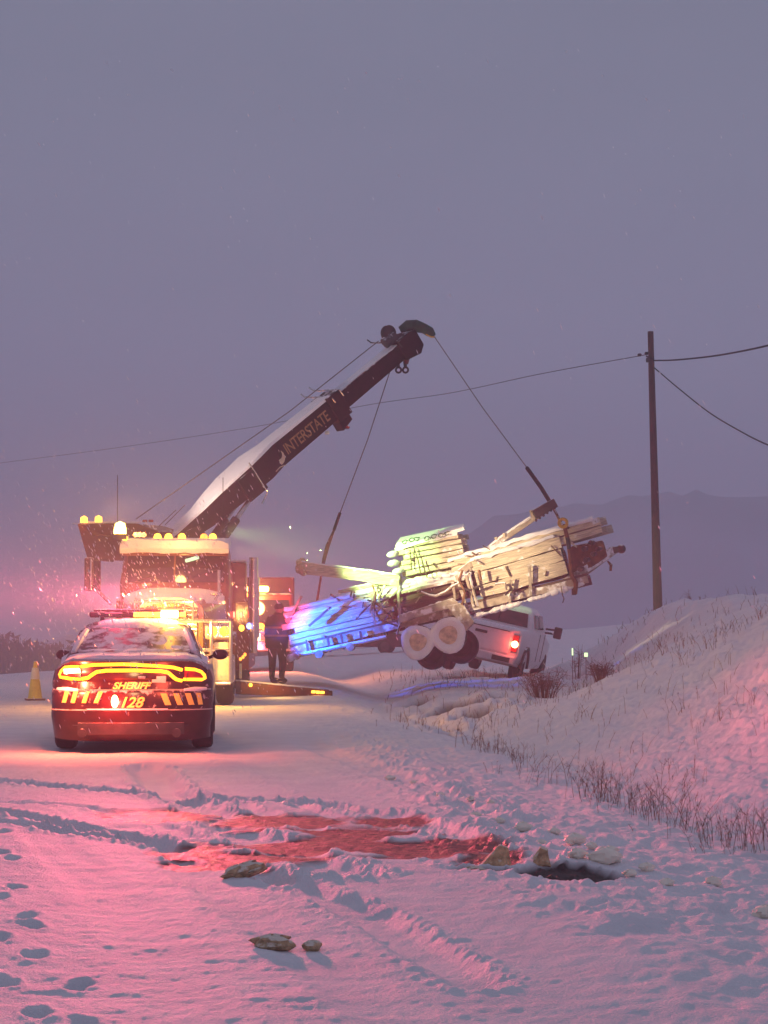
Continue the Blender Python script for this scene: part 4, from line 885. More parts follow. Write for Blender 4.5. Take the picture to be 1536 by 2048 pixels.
def make_trailer():
    t = TR
    for d, m in ((-1.0, 'frame'), (.9, 'steel')):
        mb = MB(); a = TP(582, 1302, -1.0); b = TP(1176, 1158, -1.0); a.y = b.y = d
        rough_board(mb, a, b, .07, .16, 0, 20, jit=.008); mb.build('side_rail', M[m], t)
    a = TP(582, 1302, -1.0); b = TP(1176, 1158, -1.0)
    dk = MB(); rough_board(dk, Vector((a.x, -.05, a.z + .10)), Vector((b.x, -.05, b.z + .10)), 1.95, .05, 0, 14); dk.build('deck', M['wooddark'], t)
    for k in range(9):
        p = a.lerp(b, (k + .5) / 9); c_ = MB().beam((p.x, -.98, p.z - .06), (p.x, .9, p.z - .06), .06, .10); c_.build('crossmember', M['frame'], t)
    s = MB(); lumps(s, [TP(985, 1222, -1.02), TP(1060, 1200, -1.02), TP(1110, 1185, -1.02), TP(1165, 1168, -1.0)], .045, .035, .8); lumps(s, [TP(940, 1236, -1.0), TP(1010, 1216, -1.0)], .045, .04, .8)
    s.build('rail_snow', M['snow'], t, smooth=True)
    # fender: angular plate over the two wheels, with its rear flare
    pts = [TP(x, y, -1.22) for x, y in ((792, 1266), (800, 1242), (868, 1222), (902, 1212), (914, 1218), (940, 1252))]
    f = MB(); top = [p.copy() for p in pts]; n = len(pts)
    vs = top + [Vector((p.x, -.92, p.z)) for p in top] + [p + Vector((0, 0, -.04)) for p in top] + [Vector((p.x, -.92, p.z - .04)) for p in top]
    fs = [(k, k + 1, n + k + 1, n + k) for k in range(n - 1)] + [(2 * n + k, 2 * n + k + 1, 3 * n + k + 1, 3 * n + k) for k in range(n - 1)] + [(k, k + 1, 2 * n + k + 1, 2 * n + k) for k in range(n - 1)] + [(n + k, n + k + 1, 3 * n + k + 1, 3 * n + k) for k in range(n - 1)]
    f.add(vs, fs); q = [TP(x, y, -1.23) for x, y in ((796, 1246), (798, 1230), (905, 1196), (918, 1206), (902, 1214))]; f.prism(q, (0, .03, 0))
    q = [TP(x, y, -1.235) for x, y in ((893, 1212), (925, 1205), (948, 1244), (932, 1262))]; f.prism(q, (0, .30, 0))
    f.build('fender', M['frame'], t, bevel=.01)
    s = MB(); lumps(s, [TP(800, 1232, -1.15), TP(868, 1212, -1.15), TP(905, 1200, -1.15)], .05, .07); s.build('fender_snow', M['snow'], t, smooth=True)
    # wheels
    for (px, py) in ((837, 1285), (898, 1271)):
        for d in (-1.12, .85):
            c = TP(px, py, -1.12); ax = Vector((0.0, .98, -.13)).normalized(); c = c + ax * (d + 1.12)
            r = .395 if px > 860 else .375; wd = .24
            ty = MB().lathe(c - ax * wd / 2, ax, [(.10, r * .50), (0, r * .66), (.0, r * .84), (wd * .12, r * .97), (wd * .3, r * 1.0), (wd * .7, r), (wd * .9, r * .96), (wd, r * .8), (wd, r * .5)], 30)
            ty = ty.build('wheel', M['rubber'], t, smooth=True)
            if d < 0:
                # snow packed over the outer sidewall and dish
                sn = MB(); secs = []
                for rr, oo in ((1.0, .05), (.98, -.01), (.90, -.035), (.78, -.045), (.66, -.03), (.57, .0), (.50, .03)):
                    ring = []
                    for k in range(36):
                        an = 2 * math.pi * k / 36; e1 = ax.cross(Vector((0, 0, 1))).normalized(); e2 = e1.cross(ax)
                        j = 1 + .05 * math.sin(3 * an + px) + random.uniform(-.015, .015); oj = oo + random.uniform(-.01, .012)
                        ring.append(c - ax * (wd / 2 - oj) + (e1 * math.cos(an) + e2 * math.sin(an)) * r * rr * j)
                    secs.append(ring)
                sn.loft(secs, cap=False); sn.build('caked_snow', M['snow'], ty, smooth=True)
                dsh = MB().lathe(c - ax * (wd / 2 - .035), ax, [(.0, r * .58), (.012, r * .44), (.03, r * .30), (.012, r * .2), (.0, .001)], 26); dsh.build('rim', M['dirtyrim'], ty, smooth=True)
                rm = MB().lathe(c - ax * (wd * .40), ax, [(-.045, .001), (-.04, .035), (0, .05)], 12)
                for k in range(6): an = k * math.pi / 3; e1 = ax.cross(Vector((0, 0, 1))).normalized(); e2 = e1.cross(ax); rm.ball(c - ax * (wd * .38) + (e1 * math.cos(an) + e2 * math.sin(an)) * r * .26, .016, 6, 4)
                rm.build('hub', M['dirtyrim'], ty, smooth=True)
    c1 = TP(837, 1285, 0); c2 = TP(898, 1271, 0)
    ax_ = MB()
    for c in (c1, c2): ax_.tube([(c.x, -1.0, c.z), (c.x, .9, c.z)], .045, 8)
    ax_.build('axle', M['rust'], t)
    MB().beam((c1.x - .3, -.85, c1.z + .18), (c2.x + .3, -.85, c2.z + .2), .06, .05).build('leaf_spring', M['rust'], t)
    # tongue with coupler
    a0 = TP(1120, 1172, -.9); b0 = TP(1228, 1100, 0); a1 = a0.copy(); a1.y = .8
    for q in (a0, a1):
        m_ = MB(); rough_board(m_, q, b0, .12, .17, 0, 6, jit=.006); m_.build('tongue_bar', M['frame'], t)
    cp = MB(); cp.loft([[b0 + Vector((-.1, -.09, -.07)), b0 + Vector((-.1, .09, -.07)), b0 + Vector((-.1, .09, .07)), b0 + Vector((-.1, -.09, .07))], [b0 + Vector((.12, -.07, -.08)), b0 + Vector((.12, .07, -.08)), b0 + Vector((.12, .07, .05)), b0 + Vector((.12, -.07, .05))]]); cp.ball(b0 + Vector((.16, 0, -.02)), .10, 10, 7); cp.build('coupler', M['steel'], t, smooth=True)
    MB().tube([TP(1215, 1122, 0), TP(1222, 1130, 0), TP(1221, 1142, 0)], [.02, .04, .03], 6).build('safety_chain', M['rust'], t)
    jk = MB(); jk.tube([TP(1146, 1128, -.3), TP(1148, 1190, -.3)], .05, 8); jk.build('tongue_jack', M['steel'], t)
    hb = MB(); hb.hexa([TP(1142, 1165, -.75), TP(1215, 1112, -.25), Vector((TP(1215, 1112, -.25).x, .3, TP(1215, 1112, -.25).z)), Vector((TP(1142, 1165, -.75).x, .7, TP(1142, 1165, -.75).z)),
                        TP(1142, 1092, -.75), TP(1205, 1080, -.25), Vector((TP(1205, 1080, -.25).x, .3, TP(1205, 1080, -.25).z)), Vector((TP(1142, 1092, -.75).x, .7, TP(1142, 1092, -.75).z))])
    hb.build('front_box', M['rust'], t, bevel=.03)
    for (x, y) in ((1168, 1098), (1186, 1108), (1172, 1120), (1196, 1098), (1160, 1138), (1182, 1086)):
        MB().lathe(TP(x, y, -.86 if x < 1175 else -.62), (-.3, -1, 0), [(-.16, .0), (-.16, .05), (-.10, .05), (.02, .06), (.03, .045), (.0, .0)], 12).build('pipe_end', M['steel'], t, smooth=True)
    # stakes and braces
    for x0, y0, x1, y1, r in ((744, 1186, 748, 1250, .03), (795, 1160, 801, 1254, .028), (912, 1150, 934, 1216, .034), (932, 1150, 947, 1214, .03), (905, 1165, 912, 1206, .03), (1058, 1130, 1062, 1192, .035), (1022, 1158, 1020, 1206, .028)):
        MB().beam(TP(x0, y0, -1.14), TP(x1, y1, -1.08), r * 2, r * 1.6, up=(0, 1, 0)).build('stake', M['frame'], t, bevel=.008)
    for x0, y0, x1, y1, m_ in ((752, 1226, 795, 1178, 'frame'), (712, 1238, 746, 1202, 'wooddark'), (748, 1204, 796, 1246, 'rust'), (762, 1240, 800, 1254, 'steel'), (744, 1214, 772, 1218, 'frame')):
        MB().tube([TP(x0, y0, -1.2), TP(x1, y1, -1.16)], .022, 6).build('brace', M[m_], t)
    MB().tube([TP(x, y, -1.15) for x, y in ((842, 1183), (858, 1190), (872, 1192), (890, 1184), (905, 1172), (922, 1164))], [.02, .03, .035, .03, .03, .02], 7).build('bent_bar', M['frame'], t, smooth=True)
    # rail under the left end with rollers
    m_ = MB(); m_.tube([TP(576, 1314, -1.15), TP(640, 1302, -1.15), TP(705, 1288, -1.15), TP(772, 1274, -1.15)], [.045, .05, .05, .04], 8); m_.build('lower_rail', M['frame'], t, smooth=True)
    for x, y in ((580, 1316), (590, 1312), (638, 1308), (700, 1294)):
        MB().lathe(TP(x, y, -1.3), (0, 1, 0), [(0, .03), (0, .085), (.22, .085), (.22, .03)], 14).build('roller', M['frame'], t, smooth=True)
    for x, y in ((655, 1288), (682, 1282), (612, 1294), (720, 1276)):
        MB().beam(TP(x, y - 14, -1.12), TP(x + 6, y + 16, -1.14), .05, .04, up=(0, 1, 0)).build('rail_hanger', M['steel'], t)
make_trailer()

def W2(p): return TM @ p
def plank_stack(name, label, cat, a, b, n_h, n_w, wd, th, m='wood', gap=.012, depth0=-1.0, stag=.12, group=None, endm=None, rot=0.0):
    """boards laid from a to b (trailer-local, near bottom edge) in n_h layers and n_w columns; each board is a part"""
    a = Vector(a); b = Vector(b); root = thing(name, label, cat, W2(a), (0, R(-15.0), R(-8)), group)
    d = (b - a); L_ = d.length; dn = d.normalized(); up = Vector((0, 1, 0)).cross(dn) * -1
    if up.z < 0: up = -up
    for i in range(n_h):
        for j in range(n_w):
            if i == n_h - 1 and random.random() < .15 and n_h > 2: continue
            o_ = up * (i * (th + gap) + th / 2) + Vector((0, j * (wd + gap) + wd / 2 + random.uniform(-.02, .02), 0))
            s0 = dn * random.uniform(-stag, stag); s1 = dn * random.uniform(-stag, stag)
            mb = MB(); rough_board(mb, o_ + s0, o_ + d + s1, wd, th, random.uniform(-.01, .02), 5, up=tuple(up), jit=.005)
            mb.build('board', M[m], root)
    # snow driven onto the near face and top, and splintered scraps stuck in it
    s = MB(); H_ = n_h * (th + gap)
    for k in range(0):
        u = random.random(); v = random.random() ** .7
        s.ball(dn * (u * L_) + up * (v * H_) + Vector((0, random.uniform(-.03, .02), 0)), random.uniform(.012, .045), 6, 4, (random.uniform(1, 2.4), .7, random.uniform(.5, 1)))
    if n_h > 1:
        cap_ = MB(); secs = []; ns = max(6, int(L_ / .14))
        for k in range(ns + 1):
            u = k / ns; ws_ = n_w * (wd + gap); ring = []
            for q_, (yy, hh) in enumerate(((-.03, -.04), (-.05, .0), (.0, .05), (.3, .075), (.7, .06), (1.0, .0), (.98, -.04))):
                y_ = yy if yy < 0 else yy * ws_; j_ = random.uniform(-.022, .028)
                ring.append(dn * (u * L_ * .96 + random.uniform(-.03, .03)) + up * (H_ - gap + hh + j_) + Vector((0, y_ + random.uniform(-.012, .012), 0)))
            secs.append(ring)
        cap_.loft(secs); cap_.build('snow_cover', M['snow'], root, smooth=True)
    for k in range(int(2.6 * L_)):
        q = dn * (random.random() * L_) + up * (random.random() * H_) + Vector((0, -.04, 0)); q2 = q + dn * random.uniform(-.22, .22) + up * random.uniform(-.28, .2)
        MB().beam(q, q2, random.uniform(.02, .045), .02, up=(0, 1, 0)).build('splinter', M['wooddark' if random.random() < .6 else 'frame'], root)
    return root
zz = lambda x, y, d=-1.0: TP(x, y, d)
st = plank_stack('lumber_stack', 'long boards on the low end of the hanging trailer, lit pink and blue', 'lumber', zz(585, 1292), zz(788, 1246), 5, 5, .36, .115, stag=.14)
st2_ = plank_stack('lumber_stack', 'thin boards lying over the pink and blue lit boards of the trailer', 'lumber', zz(572, 1232, -.98), zz(762, 1188, -.98), 2, 4, .40, .06, stag=.10)
st3 = plank_stack('lumber_stack', 'wide tan boards on the high end of the hanging trailer', 'lumber', zz(962, 1196), zz(1136, 1146), 3, 4, .44, .27, stag=.03)
st4 = plank_stack('timber_beams', 'long dark timbers topmost on the high end of the hanging trailer', 'timber', zz(905, 1150, -.9), zz(1208, 1064, -.9), 2, 4, .30, .16, 'wood', stag=.20)
st5 = plank_stack('lumber_stack', 'dark boards between the stakes in the middle of the trailer', 'lumber', zz(800, 1226, -.94), zz(960, 1186, -.94), 4, 4, .34, .10, 'wooddark', stag=.12)
# dark upper timbers
st6 = plank_stack('timber_beams', 'short dark timbers under the strap near the trailer tongue', 'timber', zz(1000, 1102, -.3), zz(1150, 1056, -.3), 1, 3, .3, .13, 'wooddark', stag=.10)
# snowy top bundle
tb = plank_stack('board_bundle', 'snow-covered bundle of cut boards with green scribbles on top of the trailer', 'boards', zz(806, 1152, -.9), zz(930, 1128, -.9), 6, 5, .26, .095, 'wood', gap=.02, stag=.10)
def on_root(root, names_pts): pass
inv_tb = mat4(tb).inverted()
def TB(px, py, d): return inv_tb @ (TM @ TP(px, py, d))
cap = MB(); secs = []
for k in range(13):
    u = k / 12; a_ = TB(790 + 138 * u, 1098 - 42 * u, -.98); b_ = TB(802 + 128 * u, 1079 - 28 * u, .3)
    j = random.uniform(-.012, .012)
    secs.append([a_ + Vector((0, 0, -.05 + j)), a_ + Vector((0, -.02, .02 + j)), a_.lerp(b_, .3) + Vector((0, 0, .06 + j)), b_ + Vector((0, 0, .05)), b_ + Vector((0, 0, -.06))])
cap.loft(secs); cap.build('bundle_snow', M['snow'], tb, smooth=True)
ink = MB()
for (x, y) in ((808, 1084), (822, 1080), (832, 1078), (852, 1077), (866, 1073), (880, 1071), (892, 1067)):
    pts = []
    for k in range(9):
        a = 2 * math.pi * k / 8 * random.uniform(.8, 1.1); pts.append(TB(x + 5.5 * math.cos(a) + k * .5, y + 4 * math.sin(a), -1.0) + Vector((0, -.03, 0)))
    ink.tube(pts, .010, 4)
ink.build('green_writing', M['ink'], tb)
for pts in (((828, 1096), (836, 1120), (842, 1150)), ((843, 1118), (853, 1150), (856, 1160)), ((820, 1100), (823, 1140))):
    MB().tube([TB(x, y, -1.02) for x, y in pts], .014, 5).build('bundle_strap', M['wooddark'], tb)
for (x, y) in ((786, 1108), (787, 1126), (797, 1142)):
    s = MB(); s.ball(TB(x, y, -.85), .09, 9, 6, (1.6, 2.2, .8)); s.build('end_snow', M['snow'], tb, smooth=True)
# sloping snowy sheet that carries the bundle
sh = thing('snowy_panel', 'snow-covered sloping panel under the bundle of boards', 'panel', W2(zz(760, 1190, -1.0)))
ish = mat4(sh).inverted()
def SH(px, py, d): return ish @ (TM @ TP(px, py, d))
mb = MB(); secs = []
for k in range(12):
    u = k / 11; x = 758 + 182 * u; yb = 1192 - 40 * u; yt = 1176 - 44 * u
    a_ = SH(x, yb, -1.08); b_ = SH(x, yt, -.55); c_ = SH(x, yt - 8, .4); j = random.uniform(-.01, .01)
    secs.append([a_ + Vector((0, 0, -.06)), a_ + Vector((0, 0, j)), b_ + Vector((0, 0, .03 + j)), c_, c_ - Vector((0, 0, .1))])
mb.loft(secs); mb.build('panel', M['frame'], sh, smooth=True)
s = MB(); lumps(s, [SH(770, 1184, -.95), SH(860, 1160, -.95), SH(935, 1142, -.95)], .07, .09); lumps(s, [SH(790, 1172, -.6), SH(900, 1145, -.6)], .08, .10); s.build('panel_snow', M['snow'], sh, smooth=True)
# long plank sticking out to the left
def single(name, label, cat, a, b, w_, h_, m, seg=8, extra=None, snow_h=.03):
    a = W2(a); b = W2(b); r = thing(name, label, cat, a); mb = MB(); rough_board(mb, (0, 0, 0), b - a, w_, h_, 0, seg, jit=.006); mb.build(name, M[m], r)
    if snow_h:
        s = MB(); rough_board(s, Vector((0, 0, h_ / 2 + snow_h / 2)), b - a + Vector((0, 0, h_ / 2 + snow_h / 2)), w_ * .9, snow_h, 0, 10, jit=.008); s.build('settled_snow', M['snow'], r, smooth=True)
    return r
pl = single('wide_plank', 'pale wide plank jutting out to the low side above the pink lit boards', 'plank', zz(606, 1136, -.6), zz(800, 1162, -.6), .42, .25, 'wood')
s = MB(); [s.ball(Vector((random.uniform(-.12, .15), random.uniform(-.3, .2), random.uniform(-.12, .16))), random.uniform(.04, .09), 7, 5) for _ in range(14)]; s.build('broken_end', M['crust'], pl, smooth=True)
single('thin_board', 'thin board poking out between the wide plank and the lumber', 'board', zz(678, 1184, -.5), zz(765, 1168, -.5), .2, .07, 'wood', 5)
single('thin_board', 'short pink lit board sticking up at the low tip of the trailer', 'board', zz(586, 1222, -1.05), zz(604, 1192, -1.05), .05, .05, 'wood', 3, snow_h=0)
single('thin_board', 'dark loose board leaning across the blue lit lumber', 'board', zz(618, 1252, -1.25), zz(662, 1214, -1.25), .05, .05, 'wooddark', 4, snow_h=0)
# raised arm with bracket head
arm = thing('steel_arm', 'slanting steel arm rising from the load to a bracket below the hoist cable', 'arm', W2(zz(925, 1143, -.9)))
iar = mat4(arm).inverted()
def AR(px, py, d): return iar @ (TM @ TP(px, py, d))
MB().beam(AR(918, 1146, -.9), AR(1000, 1082, -.7), .20, .15, .15, .13).beam(AR(1000, 1082, -.7), AR(1100, 1016, -.5), .15, .13, .12, .10).build('tube', M['frame'], arm, bevel=.015)
MB().beam(AR(921, 1140, -.9), AR(1000, 1074, -.7), .15, .04, .12, .035).beam(AR(1000, 1074, -.7), AR(1060, 1034, -.6), .12, .035).build('tube_snow', M['snow'], arm)
MB().beam(AR(1066, 1030, -.6), AR(1110, 1006, -.5), .32, .20).build('bracket_plate', M['steel'], arm, bevel=.015)
for k in range(6):
    MB().ball(AR(1072 + 7.5 * k, 1041 - 5.0 * k, -.75), .028, 8, 5).build('bracket_bolt', M['wire'], arm)
MB().beam(AR(1068, 1040, -.6), AR(1062, 1020, -.6), .10, .08).build('bracket_lug', M['frame'], arm, bevel=.01)
for x, y in ((994, 1078), (1010, 1070)):
    MB().tube([AR(x, y + 4, -.75), AR(x - 2, y - 4, -.75)], [.03, .045], 8).build('arm_knob', M['frame'], arm)
# clamp hardware in the middle
cl = thing('load_binder', 'knot of chains and binders over the middle of the load', 'binder', W2(zz(735, 1205, -1.2)))
icl = mat4(cl).inverted()
def CLP(px, py, d): return icl @ (TM @ TP(px, py, d))
for i, pts in enumerate((((745, 1170), (752, 1190), (748, 1215), (760, 1240)), ((770, 1170), (757, 1195), (765, 1222)), ((735, 1200), (755, 1206), (780, 1196)), ((750, 1180), (740, 1222), (752, 1246)))):
    MB().tube([CLP(x, y, -1.24) for x, y in pts], .022, 5).build('chain', M[('rust', 'frame', 'steel', 'frame')[i]], cl, smooth=True)
cl2 = thing('load_binder', 'chains and ratchet between the panel and the wide tan boards', 'binder', W2(zz(930, 1170, -1.2)))
icl2 = mat4(cl2).inverted()
for i, pts in enumerate((((925, 1140), (918, 1160), (930, 1185), (924, 1210)), ((938, 1146), (945, 1175), (955, 1212)), ((958, 1140), (962, 1160)), ((915, 1176), (940, 1180), (965, 1170)), ((990, 1168), (1010, 1166), (1012, 1180)), ((1010, 1190), (1024, 1176), (1030, 1190)))):
    MB().tube([icl2 @ (TM @ TP(x, y, -1.24)) for x, y in pts], .03, 5).build('chain', M[('rust', 'frame', 'rust', 'steel', 'frame', 'steel')[i]], cl2, smooth=True)
# slings
sl = thing('lifting_sling', 'black sling and yellow hook around the high end of the trailer', 'sling', P(1056, 938, 45.9)); L1 = LL(sl)
MB().tube([L1(1054, 936, 45.9), L1(1082, 975, 45.2), L1(1101, 1006, 44.6)], .045, 8).build('sling_rope', M['strap'], sl, smooth=True)
MB().tube([L1(1101, 1006, 44.6), L1(1114, 1030, 44.3), L1(1124, 1050, 44.1)], .03, 7).build('sling_chain', M['rust'], sl, smooth=True)
MB().ring(L1(1126, 1046, 43.0), (0, 1, 0), .085, .035, 14, 7).build('hook', M['yellowstrap'], sl, smooth=True)
d_ = W2(zz(1140, 1100, -1.1)).y
MB().tube([L1(1128, 1050, d_), L1(1136, 1080, d_ - .05), L1(1140, 1110, d_ - .05), L1(1143, 1150, d_ - .05), L1(1152, 1166, d_), L1(1150, 1188, d_)], [.04, .05, .045, .05, .055, .05], 8).build('choker_strap', M['rust'], sl, smooth=True)
MB().tube([L1(1134, 1075, d_ - .12), L1(1138, 1098, d_ - .12)], .035, 7).build('green_tag', M['green'], sl)
MB().tube([L1(1128, 1052, d_), L1(1140, 1056, d_ + .4), L1(1160, 1058, d_ + 1.0)], .05, 7).build('cross_strap', M['wooddark'], sl, smooth=True)
MB().tube([L1(1122, 1172, d_), L1(1125, 1190, d_), L1(1128, 1198, d_), L1(1125, 1206, d_)], .012, 5).build('loose_end', M['wooddark'], sl)
sl2 = thing('lifting_sling', 'dark chain sling hanging from the crane to the low end of the trailer', 'sling', P(680, 1026, 45.5)); L2 = LL(sl2)
MB().tube([L2(680, 1026, 45.5), L2(668, 1060, 45.7)], .035, 7).build('sling_hook', M['strap'], sl2, smooth=True)
MB().tube([L2(668, 1060, 45.7), L2(655, 1092, 45.8), L2(648, 1118, 45.8), L2(640, 1165, 46.2), L2(634, 1202, 46.3)], [.025, .05, .045, .025, .03], 7).build('sling_chain', M['rust'], sl2, smooth=True)

# ------------------------------------------------------------------ pickup in the ditch
def make_pickup():
    x, y = 2.12, 49.5
    root = thing('pickup_truck', 'white pickup leaning in the ditch behind the trailer with one red tail lamp lit', 'pickup', (x, y, P(968, 1354, y).z), (R(-1), R(12.5), R(-13)))
    # lower body
    def sec(y_, w0, w1, z0, z1):
        r = .10; return [(-w0, y_, z0), (w0, y_, z0), (w1 + .0, y_, z0 + .25), (w1, y_, z1 - r), (w1 - r * .7, y_, z1), (-w1 + r * .7, y_, z1), (-w1, y_, z1 - r), (-w1, y_, z0 + .25)]
    MB().loft([sec(.0, .86, .93, .62, 1.32), sec(.04, .90, .98, .50, 1.35), sec(.9, .92, .99, .42, 1.36), sec(2.0, .92, .99, .40, 1.36)]).build('bed', M['white'], root, smooth=True)
    MB().box((0, 1.02, 1.355), (1.62, 1.80, .03)).build('bed_floor_snow', M['snow'], root, bevel=.01)
    MB().loft([sec(2.0, .92, .99, .40, 1.34), sec(4.0, .92, .99, .40, 1.30), sec(4.4, .92, .98, .42, 1.26), sec(5.3, .90, .94, .45, 1.14), sec(5.65, .80, .85, .5, 1.0)]).build('body', M['white'], root, smooth=True)
    def ring(z, y0, y1, hw, r):
        q = []
        for (cx, cy_, a0) in ((hw - r, y0 + r, -90), (hw - r, y1 - r, 0), (-hw + r, y1 - r, 90), (-hw + r, y0 + r, 180)):
            for k in range(4): a = R(a0 + 30 * k); q.append((cx + r * math.cos(a), cy_ + r * math.sin(a), z))
        return q
    MB().loft([ring(1.28, 2.03, 4.5, .93, .10), ring(1.45, 2.05, 4.3, .90, .11), ring(1.80, 2.16, 3.6, .80, .13), ring(1.90, 2.3, 3.4, .72, .16), ring(1.93, 2.6, 3.2, .55, .2)]).build('cab', M['white'], root, smooth=True)
    MB().add([(-.76, 2.035, 1.42), (.76, 2.035, 1.42), (.70, 2.115, 1.76), (-.70, 2.115, 1.76)], [(0, 1, 2, 3)]).build('rear_window', M['glass'], root)
    MB().box((0, 2.07, 1.59), (.04, .03, .34)).build('window_divider', M['steel'], root)
    for y0, y1 in ((2.30, 2.95), (3.05, 3.75)):
        MB().add([(.925, y0, 1.42), (.925, y1, 1.42), (.835, y1 - .1, 1.76), (.835, y0 + .02, 1.76)], [(0, 1, 2, 3)]).build('side_window', M['glass'], root)
        MB().box((.995, y1, .95), (.012, .02, .7)).build('door_gap', M['steel'], root)
    # tailgate and its panel lines
    tg = MB().box((0, -.01, 1.02), (1.50, .06, .56)).build('tailgate', M['white'], root, bevel=.025)
    MB().box((0, -.05, 1.15), (.30, .03, .07)).build('handle', M['steel'], tg, bevel=.01)
    MB().box((0, -.045, 1.28), (1.40, .02, .025)).build('tailgate_lip', M['steel'], tg)
    MB().loft([[(-.95, -.16, .50), (.95, -.16, .50), (.95, -.16, .70), (-.95, -.16, .70)], [(-.92, .05, .50), (.92, .05, .50), (.92, .05, .70), (-.92, .05, .70)]]).build('bumper', M['white'], root, bevel=.03)
    MB().box((.62, -.175, .60), (.44, .02, .12)).build('bumper_pad', M['steel'], root, bevel=.01)
    MB().box((-.28, -.18, .62), (.32, .03, .15)).build('license_plate', M['plate'], root, bevel=.01)
    MB().tube([(-.2, -.18, .50), (-.2, -.3, .46)], .03, 6).ball((-.2, -.3, .50), .035, 8, 5).build('tow_ball', M['steel'], root)
    for s in (-1, 1):
        tl = MB().box((s * .87, -.01, 1.02), (.15, .08, .42)).build('tail_lamp', M['tailoff'], root, bevel=.02)
        if s > 0: MB().ball((s * .87, -.06, 1.0), 1, 12, 8, (.085, .03, .085)).build('lit_bulb', M['redlamp'], tl, smooth=True)
    mr = MB().box((1.28, 3.9, 1.42), (.20, .12, .30)).build('door_mirror', M['steel'], root, bevel=.03)
    MB().tube([(.95, 3.9, 1.36), (1.2, 3.9, 1.38)], .03, 6).tube([(.95, 3.9, 1.46), (1.2, 3.9, 1.48)], .03, 6).build('mirror_arm', M['steel'], mr)
    for xx in (-.84, .84):
        for yy in (1.15, 4.75): wheel(root, (xx, yy, .42), .42, .26)
    for xx in (-.99, .99):
        f = MB(); q = [(xx, 1.15 + .56 * math.cos(R(a)), .42 + .56 * math.sin(R(a))) for a in range(0, 181, 20)]; q2 = [(xx * 1.0, 1.15 + .47 * math.cos(R(a)), .42 + .47 * math.sin(R(a))) for a in range(180, -1, -20)]
        f.prism(q + q2, (.05 * np.sign(xx), 0, 0)); f.build('wheel_arch', M['steel'], root)
    lamp('pickup_tail', 'POINT', (.87, -.25, 1.0), (1.0, .08, .04), 9, .05, root)
make_pickup()

# ------------------------------------------------------------------ vehicles behind the tow truck
def make_rescue():
    x = P(512, 1330, 56).x; y = 56.0
    root = thing('rescue_truck', 'red rescue truck with flashing amber lamps half hidden behind the tow truck', 'emergency truck', (x, y, G(x, y)), (0, 0, R(4)))
    Wl = LL(root)
    MB().hexa([(-1.1, 0, .55), (1.1, 0, .55), (1.1, 2.0, .55), (-1.1, 2.0, .55), (-1.02, .35, 2.15), (1.02, .35, 2.15), (1.02, 2.0, 2.2), (-1.02, 2.0, 2.2)]).build('cab', M['redbody'], root, bevel=.08)
    MB().box((0, 4.0, 1.6), (2.2, 4.0, 2.1)).build('box_body', M['redbody'], root, bevel=.05)
    MB().add([(-.92, .09, 1.35), (.92, .09, 1.35), (.90, .32, 2.0), (-.90, .32, 2.0)], [(0, 1, 2, 3)]).build('windshield', M['glass'], root)
    MB().box((0, -.06, .72), (2.1, .16, .28)).build('bumper', M['chrome'], root, bevel=.03)
    MB().box((0, -.01, 1.0), (1.2, .05, .25)).build('grille', M['chrome'], root, bevel=.02)
    for dx in (505, 516):
        MB().box(Wl(dx, 1276, 55.9), (.12, .06, .26)).build('headlight', M['head'], root, bevel=.03)
    for dx in (-.9, .9): wheel(root, (dx, .9, .45), .45, .3)
    for dx in (-.9, .9): wheel(root, (dx, 4.6, .45), .45, .3)
    lb = MB().box(Wl(516, 1178, 56.2), (.60, .2, .16)).build('light_bar', M['amberhot'], root, bevel=.05)
    MB().ball(Wl(495, 1190, 56), .05, 8, 6).build('marker_lamp', M['amber'], root)
    for k, (px, py) in enumerate(((520, 1252), (531, 1256), (543, 1254), (536, 1262))):
        MB().ball(Wl(px, py, 55.8), .09 - .012 * k, 10, 7, (1.3, .4, .9)).build('amber_flasher', M['amber'], root, smooth=True)
    lamp('rescue_bar', 'POINT', Wl(516, 1178, 55.6), (1.0, .34, .08), 420, .2, root)
    lamp('rescue_red', 'POINT', Wl(512, 1300, 55.0), (1.0, .06, .10), 160, .2, root)
make_rescue()
def make_far_car():
    x = P(708, 1302, 88).x; y = 88.0
    root = thing('parked_car', 'dark car parked far off, seen low under the hanging trailer', 'car', (x, y, G(x, y) + .02), (0, 0, R(-4)))
    MB().prism([(-2.2, -.85, .3), (-2.25, -.85, .75), (-1.9, -.85, .92), (-1.2, -.85, .98), (-.6, -.85, 1.42), (.7, -.85, 1.45), (1.4, -.85, 1.0), (2.1, -.85, .85), (2.25, -.85, .6), (2.2, -.85, .3)], (0, 1.7, 0)).build('body', M['black'], root, bevel=.06)
    MB().prism([(-1.05, -.865, 1.0), (-.55, -.865, 1.36), (.65, -.865, 1.38), (1.2, -.865, 1.0)], (0, .02, 0)).build('side_window', M['glass'], root)
    for dx in (-1.4, 1.4): wheel(root, (dx, -.75, .33), .33, .22, axis=(0, 1, 0)); wheel(root, (dx, .75, .33), .33, .22, axis=(0, 1, 0))
make_far_car()

